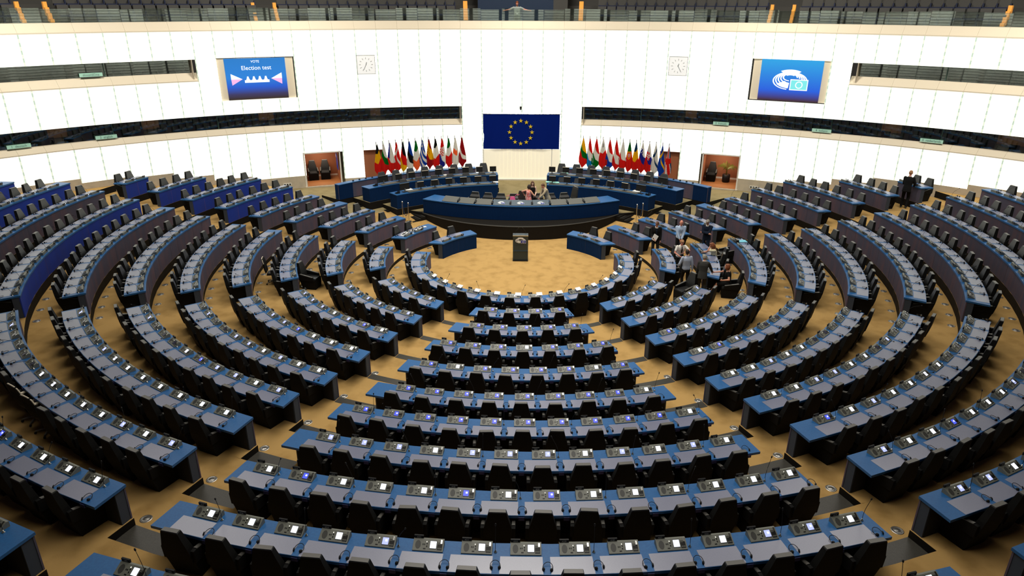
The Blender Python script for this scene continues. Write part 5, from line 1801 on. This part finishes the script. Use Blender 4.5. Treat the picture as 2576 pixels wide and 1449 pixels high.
person('person in a black suit and tie holding white papers, standing by the outer right desks', (6.08, 2.05, FL[1]), 175, 1.72, lean=6, hands=[(-.20, .16, .86), (.12, .30, .98)], top=SUITK, style='suit', tie=SUITN, hair=HAIRB, head_pitch=24, head_turn=-30)
o = MB(); o.box((0, 0, 0), (.22, .012, .30), PAPER, Matrix.Rotation(rad(-25), 3, 'Y')); tag(o.build('document', None, loc=(5.98, 1.73, FL[1] + 1.02), rz=rad(150)), 'white papers held in the hand of the standing person in the black suit', 'document')
person('bald person in a light blue shirt with a lanyard, hands clasped in front', (7.06, 1.60, FL[2]), 178, 1.74, lean=4, hands=[(-.03, .24, .84), (.03, .25, .84)], hint=[(-1, -.3, 0), (1, -.3, 0)], top=SHB, bottom=SUITK, style='shirt', hstyle='bald', head_pitch=22, lanyard=SUITN, skin=SKINP)
person('person in a navy suit with crossed arms and glasses, looking down', (8.32, 1.80, FL[2]), 150, 1.72, lean=6, hands=[(.12, .20, 1.14), (-.10, .22, 1.12)], hint=[(-1, .1, -.4), (1, .1, -.4)], top=SUITN, bottom=SUITN, style='suit', hair=HAIRG, head_pitch=30, glasses=True, beard=HAIRG)
person('laughing person in a white short-sleeved shirt and dark tie, one arm raised', (6.68, -.30, FL[1]), 188, 1.66, lean=10, hands=[(-.06, .36, 1.20), (.14, .34, 1.04)], hint=[(-1, .1, .1), (1, -.3, -.6)], top=SHW, bottom=SUITK, style='shirt', sleeve='short', tie=SUITK, hair=HAIRL, head_pitch=18, skin=SKINP, lanyard=SUITG)
person('person walking away in a blue-grey shirt and black trousers, seen from behind', (6.61, -1.88, FL[1]), 8, 1.69, lean=3, hands=[(-.26, .22, .98), (.27, -.02, .82)], top=SHB2, bottom=TROB, style='shirt', hair=HAIRD, head_pitch=6, legs=[(-.07, .10, 0), (.09, -.16, 0)])
person('grey-haired person in a dark grey suit leaning on a desk end, from behind', (6.99, -2.98, FL[2]), -18, 1.67, lean=13, hands=[(-.24, .16, .84), (.40, .46, .82)], hint=[(-.5, -.9, 0), (.8, -.6, 0)], top=SUITG, bottom=SUITG, style='suit', hair=HAIRG, head_pitch=16, head_turn=-15)
person('seated person with long curly brown hair in a cream blouse, chin resting on a hand', (P(R[2] + .66, rad(88.5), FL[2])), 96, 1.66, lean=14, seated=True, hands=[(.02, .26, 1.20), (.12, .52, .86)], hint=[(-.6, .3, -1), (.8, -.2, -.6)], top=CREAMC, bottom=TROB, style='shirt', sleeve='short', hair=HAIRR, hstyle='curly', head_pitch=4, head_turn=-15, glasses=True)
person('seated person with auburn hair in a black dress reaching to a desk', (8.04, -2.90, FL[2]), 76, 1.66, lean=6, seated=True, hands=[(-.22, .22, .72), (.22, .56, .88)], hint=[(-.6, -.6, -.4), (.8, -.4, -.4)], top=SUITK, style='dress', sleeve='short', hair=HAIRR, hstyle='bob', head_pitch=-8, head_turn=-10, shoes=mat('shoe_tan', (.45, .2, .13), .5), legs=[(-.10, .50, 0), (.12, .62, 0)])
person('person in a dark suit standing with bent head at the far right desk', (18.45, 4.72, FL[8] + .02), 205 + 120, 1.80, lean=10, hands=[(-.10, .36, 1.0), (.22, .32, 1.0)], top=SUITK, bottom=SUITK, style='suit', hair=HAIRL, head_pitch=34, skin=SKINP)
person('person in a coral dress with short brown hair behind the presiding bench', (.33, 6.98, .67), -50, 1.62, hands=[(-.40, -.05, 1.14), (.20, .30, 1.06)], hint=[(-.6, -.8, -.2), (.9, -.2, -.5)], top=PINK, style='dress', sleeve='none', hair=HAIRD, hstyle='bob', head_pitch=2)
person('person with very long brown hair and black dress behind the presiding bench', (.52, 7.50, .67), 185, 1.68, hands=[(-.12, .22, 1.0), (.40, .20, .88)], top=SUITK, style='dress', sleeve='none', hair=HAIRB, hstyle='long', head_pitch=12, skin=mat('skin_pale', (.74, .50, .38), .6))
person('person in a beige suit leaning on a chair back at the presiding bench', (1.30, 7.25, .67), 120, 1.70, lean=22, hands=[(-.06, .58, .92), (.20, .40, .74)], hint=[(-.8, -.5, 0), (.8, -.5, 0)], top=SUITB, bottom=SUITB, style='suit', tie=SUITK, hair=HAIRB, head_pitch=-6)
person('person in a sage T-shirt with a yellow badge spreading both arms in the gallery', (-.39, 14.05, 9.30), 180, 1.76, lean=4, hands=[(-.70, .22, 1.26), (.70, .22, 1.26)], hint=[(0, -.6, -1), (0, -.6, -1)], top=TEE, bottom=OLIVE, style='shirt', sleeve='short', hair=HAIRR, head_pitch=14, skin=SKINP, lanyard=SUITN, beard=HAIRR)
t = thing('handbag', 'pink handbag on the rear edge of the presiding bench', 'bag', (bp(-.55, .92)[0], bp(-.55, .92)[1], 1.426), 0)
PKB = mat('pink_leather', (.85, .12, .28), .5)
b = MB(); b.prism([(-.17, -.07, 0), (.17, -.07, 0), (.17, .07, 0), (-.17, .07, 0)], [(-.10, -.03, .26), (.10, -.03, .26), (.10, .03, .26), (-.10, .03, .26)], PKB); b.build('body', t)
b = MB(); b.tube([(-.10, 0, .24), (-.2, 0, .34), (-.33, 0, .26)], .014, PKB, 6); b.tube([(.10, 0, .24), (.2, 0, .36), (.36, 0, .37)], .014, PKB, 6); b.build('strap', t, True)

bpy.data.scenes.remove(BENCH)
